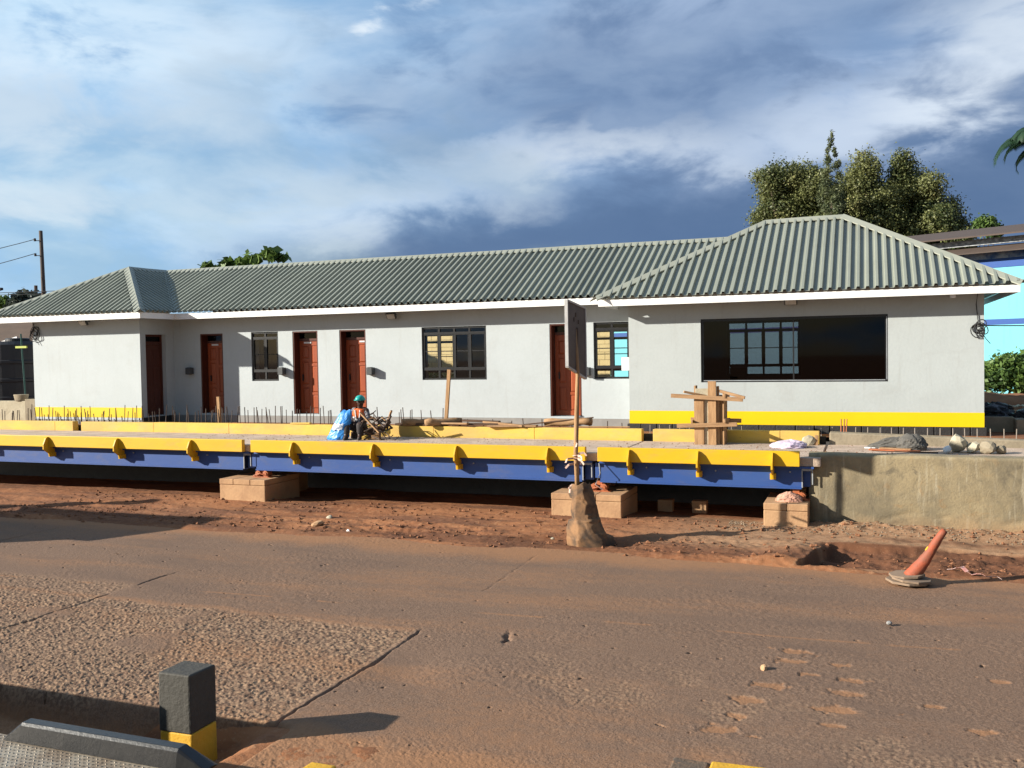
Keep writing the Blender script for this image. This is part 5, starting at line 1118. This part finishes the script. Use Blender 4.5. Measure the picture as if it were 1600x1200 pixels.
cl = crown_clumps(.9, 40.5, 6.5, [(-1.75, 10.2), (-1.45, 10.8), (-1.05, 11.05), (-.55, 10.7), (-.15, 10.1), (.25, 11.0), (.65, 10.7), (1.0, 10.35), (1.35, 10.0), (1.7, 9.6), (2.05, 9.2), (2.35, 8.75), (2.55, 8.3), (.0, 9.6), (.9, 9.3), (1.8, 8.6), (2.7, 7.8), (-.7, 9.6)], 1.0, 13, (.36, .62))
tree_far('broadleaf_tree', (.9, 40.5, 1.4), cl, 150000, .058, 2, M_leaf, 'widest broadleaf tree right of the thin spire, behind the right roof', 'trees behind the right block', .35)
rnd = random.Random(6); cl = []
for i in range(60):
    t = i/60; zz = 7+(11.6-7)*t; rr = (1-t)**.9*1.0+.02; a = rnd.uniform(0, 6.28); cl.append((-1.22+math.cos(a)*rr*.7, 38+math.sin(a)*rr*.7, zz, .05+.24*(1-t), .05+.24*(1-t), .13+.10*(1-t)))
tree_far('conifer_tree', (-1.22, 38, 1.4), cl, 12000, .036, 3, M_leafc, 'thin feathery conifer with a spire top between the broadleaf trees', 'trees behind the right block', .12, elong=3.2)
cl = [(4.05+.2*i, 38.5, 7.8-.15*i+.1*(i % 2), .3, .3, .3) for i in range(3)]
tree_far('shrub_tree', (4.2, 38.5, 1.4), cl, 3000, .07, 4, M_leafb, 'small yellow-green tree top at the right foot of the tree group', 'trees behind the right block', .1)
# big-leaved plant behind the ridge
rnd = random.Random(3); cl = [(-23.35, 29, 6.80, .28, .2, .14), (-22.5, 29, 6.86, .30, .2, .2), (-22.9, 29, 6.7, .3, .2, .1), (-21.75, 29, 6.92, .26, .2, .14), (-21.2, 29, 7.0, .34, .2, .2), (-20.5, 29, 7.1, .38, .2, .22), (-20.1, 29, 7.0, .25, .2, .15), (-21.8, 29, 6.4, .9, .3, .3)]
tree('fig_tree', (-21.5, 29, 1.4), cl, 520, .26, 7, M_leafb, 'big-leaved tree top peeping over the roof ridge at left', None, .12, elong=1.3)
cl = [(3.75+.35*(i % 7)+rnd.uniform(-.1, .1), 33.0+.4*(i//7), 1.95+.42*(i//7 % 2)+.30*rnd.random()+.05*(i % 7), .36, .32, .36) for i in range(28)]
tree('bush', (4.6, 33.2, 1.4), cl, 9500, .085, 8, M_leafb, 'green leafy bush at the foot of the cyan wall', None, .05, elong=2., cat='bush')
def bush_at(x, y, n, s, seed, label):
    r_ = random.Random(seed); cl = [(x+r_.uniform(-1.2, 1.2), y+r_.uniform(-.3, .3), 1.7+r_.uniform(0, .9), .4, .35, .4) for _ in range(14)]
    tree('bush', (x, y, 1.4), cl, n, s, seed, M_leafb, label, None, .05, cat='bush')
bush_at(-14.2, 29.6, 3500, .09, 31, 'green bush before the cream wall, seen low through the four-light window')
for i, (x, zt, lb) in enumerate(((-70.6, 9.0, 'far dark tree left of the lamp pole'), (-67.0, 9.2, 'far dark round tree right of the lamp pole'), (-64.5, 8.6, 'far low tree touching the wing roof'), (-73.5, 8.2, 'far pale tree at the left picture edge'), (-61.5, 8.8, 'far tree behind the tall utility pole'), (-58.5, 8.3, 'far low tree right of the utility pole'))):
    r_ = random.Random(70+i); cl = [(x+r_.uniform(-1.6, 1.6), 60+r_.uniform(-1, 1), zt-.3-r_.random()*2.6, .7, .7, .6) for _ in range(16)]
    tree('far_tree', (x, 60, 1.4), cl, 2600, .26, 80+i, M_leaff if i else M_leafb, lb, 'far trees at left', .2)
# palm just outside the right edge
pm = thing('palm_tree', (4.35, 26.3, 1.4), 'palm whose fronds hang in at the upper right edge', 'palm')
b = MB(); b.tube([(4.35, 26.3, 1.2), (4.4, 26.3, 4.5), (4.4, 26.3, 8.35)], [.2, .15, .12], 10); b.build('trunk', M_bark, pm, smooth=True)
def frond(i, az_, el0, L):
    V = []; F = []; n = 34; p = Vector((4.4, 26.3, 8.3)); pts = []
    for k in range(n+1):
        t = k/n; el_ = el0-2.0*t*t-.2*t; d = Vector((math.cos(az_)*math.cos(el_), math.sin(az_)*math.cos(el_), math.sin(el_))); pts.append((p.copy(), d)); p = p+d*L/n
    for k in range(2, n):
        p, d = pts[k]; t = k/n; ln = .42*math.sin(PI*min(1, .15+t*.85))**.6+.06
        for s in (-1, 1):
            sd = d.cross(Vector((0, 0, 1))).normalized()*s; tip = p+(sd*.72+d*.55+Vector((0, 0, -.45))).normalized()*ln; mid_ = p+(tip-p)*.5+Vector((0, 0, .02)); wv = d*.018; o = len(V)
            V += [p-wv, p+wv, mid_+wv*1.2, tip, mid_-wv*1.2]; F += [(o, o+1, o+2, o+4), (o+4, o+2, o+3, o+3)]
    b = MB(); b.v = [tuple(v) for v in V]; b.f = [f[:3] if f[2] == f[3] else f for f in F]
    b.tube([q[0] for q in pts[::4]], [.022-.018*j/len(pts[::4]) for j in range(len(pts[::4]))], 5); o = b.build('frond', M_leafp, pm)
for i in range(13): frond(i, PI*(.72+.155*i)+.1, .75-.5*((i*7) % 5)/5, 1.45+.2*(i % 3))
frond(20, PI*1.02, .35, 1.5); frond(21, PI*1.12, .75, 1.35); frond(22, PI*.93, .05, 1.3)

# ------------------------------------------------------------------ the cyan building and the yard on the right
cb = thing('cyan_building', (4, 30, 1.4), 'bright cyan building with blue bands and an old brown roof at right', 'building')
dW = Vector((-.885, .465, 0)); A = Vector((4.47, 36, 0)); B0 = A-dW*8; B1 = A+dW*20; nb = Vector((-.465, -.885, 0))
def cyan_quad(za, zb_, off, name, m, th=.12):
    b = MB(); p = [B0+nb*off, B1+nb*off, B1+nb*(off-th), B0+nb*(off-th)]; b.add([(*q[:2], za) for q in p]+[(*q[:2], zb_) for q in p], [(0, 1, 5, 4), (1, 2, 6, 5), (2, 3, 7, 6), (3, 0, 4, 7), (4, 5, 6, 7), (0, 3, 2, 1)]); return b.build(name, m, cb)
cyan_quad(1.2, 6.590, 0, 'wall', M_cyan, .3); cyan_quad(4.020, 4.212, .006, 'painted_band', M_bluew, .05); cyan_quad(5.994, 6.304, .02, 'painted_band', M_bluew, .06)
def peel():
    m = mat('peeling_blue', (.045, .10, .27), (.50, .58, .66), rough=.8, scale=5.5, amt=1., bump=.3); return m
o_ = cyan_quad(6.309, 6.528, .025, 'peeling_band', mat('peeling_blue', (.04, .11, .32), (.42, .50, .58), rough=.8, scale=3.2, amt=.8, bump=.3), .06)
b = MB()
def rq(off0, z0_, off1, z1_, th): 
    p = [B0+nb*off0, B1+nb*off0, B1+nb*off1, B0+nb*off1]; zz = [z0_, z0_, z1_, z1_]
    b.add([(*q[:2], h) for q, h in zip(p, zz)]+[(*q[:2], h+th) for q, h in zip(p, zz)], [(0, 1, 2, 3), (7, 6, 5, 4), (0, 4, 5, 1), (1, 5, 6, 2), (2, 6, 7, 3), (3, 7, 4, 0)])
rq(.65, 6.478, -.15, 6.751, .03); b.build('roof', M_brownroof, cb)
b = MB(); rq(.10, 6.813, -.05, 6.813, .21); b.build('clerestory_band', mat('weathered_glazing', (.10, .11, .12), (.36, .38, .40), rough=.4, scale=7, amt=1., stretch=(1, 1, 2)), cb)
b = MB(); rq(.60, 7.049, -6.0, 8.079, .05); b.build('upper_roof', M_brownroof, cb)
wl = thing('cream_block_wall', (-14, 31, 1.4), 'cream block boundary wall glimpsed through the windows', 'wall')
for j in range(10):
    x = -20.0+(.2 if j % 2 else 0)
    while x < -8.4:
        x2 = min(x+.40, -8.22); q = MB(); z0_ = 1.42+j*.27; yy = 31+random.uniform(-.006, .006); q.box(x+.006, x2-.006, yy, yy+.18, z0_, z0_+.258)
        near = (-15.5 < x < -13.7) or x > -9.6
        if near: q.build('block', M_cream, wl)
        else:
            if 'acc' not in globals(): acc = MB()
            acc.v_off = len(acc.v); acc.add(q.v, q.f)
        x = x2
ao = acc.build('blockwork', M_cream, wl); ao['kind'] = 'stuff'
b = MB(); b.box(-20, -8.24, 31.02, 31.15, 1.3, 4.1); b.build('mortar', M_plinth, wl)
blk = MB(); blk.box(2.38, 2.98, 22.55, 22.7, 1.2, 1.75); blk.box(2.98, 3.18, 22.2, 22.75, 1.2, 1.72); tag(blk.build('concrete_kerb_wall', M_conc, None, org=(2.8, 22.6, 1.2), bevel=.015), 'low concrete block wall end beside the right corner of the building', 'wall')
crumple('black_sheeting', M_plast, 2.75, 24.2, 1.42, [(0, .55, .4), (.25, .5, .36), (.48, .35, .25), (.55, .1, .08)], 61, 'black plastic sheeting heaped nearest the building corner', 'sheeting', amp=.14)
crumple('black_sheeting', M_plast, 3.55, 23.6, 1.42, [(0, .6, .4), (.2, .5, .36), (.40, .3, .25), (.46, .1, .08)], 62, 'black plastic sheeting heaped at the right picture edge', 'sheeting', amp=.16)
b = MB(); Xs, Ys = np.meshgrid(np.linspace(2.4, 9, 60), np.linspace(31.0, 33.4, 30)); Zs = 1.40+.42*np.clip(np.sin(PI*(Ys-31.0)/2.4), 0, 1)**.7*ss(Xs, 2.4, 3.2)*(1+.35*fbm(Xs*1.5, Ys*1.5, 401, 4))
so_ = np_mesh('soil_mound', np.stack([Xs, Ys, Zs], -1).reshape(-1, 3), grid_faces(30, 60), M_soil); tag(so_, kind='structure')
scatter(160, lambda r: (2.9+r.rand()*3.2, 30.2+r.rand()*.7), (.03, .12), 66, 'pale_rubble', M_stone, lambda a, b_: np.full_like(a, 1.50))
b = MB(); b.tube([Vector((2.2, 21.5, 3.72)).lerp(Vector((6.5, 21.9, 3.80)), t)+Vector((0, 0, -.25*t*(1-t))) for t in np.linspace(0, 1, 12)], .012, 5); tag(b.build('overhead_cable', M_wire, None, org=(2.2, 21.5, 3.7)), 'thin cable running right from the building corner past the cyan wall', 'cable')

# ------------------------------------------------------------------ left background
tk = thing('water_tank', (-29.6, 25.6, 1.42), 'large black plastic water tank beside the left wing', 'water tank')
rr = []
for h, r in ((0, 1.60), (.06, 1.66), (.5, 1.66), (.53, 1.70), (.62, 1.70), (.65, 1.66), (1.15, 1.66), (1.18, 1.70), (1.27, 1.70), (1.30, 1.66), (1.8, 1.66), (1.83, 1.70), (1.92, 1.70), (1.95, 1.66), (2.5, 1.64), (2.62, 1.52)): rr.append([(-29.55+r*math.cos(a), 25.8+r*math.sin(a), 1.42+h) for a in [2*PI*k/48 for k in range(48)]])
b = MB(); b.rings(rr); b.build('shell', M_tank, tk, smooth=False)
b = MB(); b.rings([[(-29.55+r*math.cos(a), 25.8+r*math.sin(a), 1.42+h) for a in [2*PI*k/32 for k in range(32)]] for h, r in ((2.60, .42), (2.74, .42), (2.76, .38))]); b.build('lid', M_tank, tk)
M_green = mat('green_pipe', (.035, .10, .085), (.03, .085, .07), rough=.5); 
pv = thing('stand_pipe', (-26.8, 23.6, 1.42), 'thin green pipe with a yellow tap cross before the black tank', 'pipe')
b = MB(); b.tube([(-26.72, 23.6, 1.42), (-26.88, 23.6, 4.25)], .028, 6); b.build('pipe', M_green, pv)
b = MB(); b.bar((-27.1, 23.58, 3.80), (-26.6, 23.58, 3.80), .05, .07); b.build('tap_cross', mat('lime_tape', (.40, .45, .06), (.3, .34, .05), rough=.6), pv)
lw = thing('low_wall', (-25, 21.6, 1.4), 'low pale wall behind the steel bars at the left edge', 'wall')
b = MB(); b.box(-32, -24.42, 21.55, 21.75, 1.2, 2.08); b.build('wall_body', M_stone, lw); b = MB(); b.box(-24.42, -24.0, 21.5, 21.8, 1.2, 2.14); b.build('end_pillar', M_conc, lw, bevel=.01)
cr = crumple('basin', M_conc, -24.73, 21.65, 2.08, [(0, .20, .14), (.03, .22, .15), (.18, .26, .17), (.20, .26, .17)], 71, 'grey basin standing on the low wall at left', 'basin', amp=.006)
sh_ = thing('brown_roof_shed', (-32, 33, 1.4), 'shed with a brown gabled roof behind the water tank', 'shed')
b = MB(); b.box(-43, -33.5, 33.2, 37.0, 1.3, 4.2); b.build('wall', M_wall2, sh_)
b = MB(); b.prism([(-43.6, 4.2), (-33.0, 4.2), (-33.0, 4.35), (-37.3, 5.42), (-43.6, 4.35)], 1, 32.7, 37.5); b.build('roof', M_brownroof, sh_)
b = MB(); b.bar((-38.6, 32.5, 4.05), (-37.2, 32.5, 4.35), .1, .3); b.build('skylight', M_white, sh_)
up_ = thing('utility_pole', (-49.25, 45, 1.4), 'tall dark timber utility pole carrying two wires at left', 'pole')
b = MB(); b.tube([(-49.05, 45, 1.2), (-49.25, 45, 11.65)], [.16, .11], 10); b.build('mast', M_pole, up_, smooth=True)
for zz in (11.0, 10.05):
    b = MB(); b.tube([(-49.25, 44.85, zz), (-49.5, 44.8, zz+.02)], .03, 6); b.tube([(-49.55, 44.8, zz-.02), (-49.55, 44.8, zz+.16)], .07, 8); b.build('insulator', M_wire, up_)
b = MB(); b.tube([(-49.2, 44.9, 8.8), (-47.4, 44.5, 1.4)], .014, 4); b.build('stay_wire', M_wire, up_)
def wire(a, c, sag, label):
    a, c = Vector(a), Vector(c); b = MB(); b.tube([a.lerp(c, t)+Vector((0, 0, -4*sag*t*(1-t))) for t in np.linspace(0, 1, 24)], .022, 4); tag(b.build('power_line', M_wire, None, org=a), label, 'wire', 'overhead wires at left')
wire((-49.55, 44.8, 11.1), (-75, 38, 9.2), 1.0, 'upper wire running left from the tall pole top')
wire((-49.55, 44.8, 10.2), (-75, 38, 7.6), 1.0, 'second wire running left from just below the pole top')
wire((-80, 46, 8.85), (-30, 44, 7.7), .4, 'long wire crossing behind the pole above the wing roof')
wire((-90, 58, 10.0), (-40, 58, 9.0), .6, 'faint lower wire crossing the sky left of the pole')
wire((-90, 59, 8.0), (-40, 59, 6.6), .4, 'lowest faint wire among the far tree tops')
fp = MB(); fp.tube([(-77.5, 70, 1.4), (-77.5, 70, 10.9)], .16, 8); tag(fp.build('far_pole', M_pole, None, org=(-77.5, 70, 1.4)), 'shorter far pole just left of the tall utility pole', 'pole')
lp = thing('street_lamp', (-69.0, 60, 1.4), 'distant pale street lamp post with a dark lamp head', 'street lamp')
b = MB(); b.tube([(-69.0, 58, 1.4), (-69.0, 58, 8.75)], .13, 8); b.build('post', M_steel, lp); b = MB(); b.tube([(-69, 58, 8.7), (-68.8, 58, 9.15), (-68.6, 58, 9.3)], .05, 6); b.build('arm', M_wire, lp); b = MB(); b.obox((-68.4, 58, 9.42), (.38, 0, .06), (0, .15, 0), (-.01, 0, .10)); b.build('lamp_head', M_wire, lp, bevel=.03)
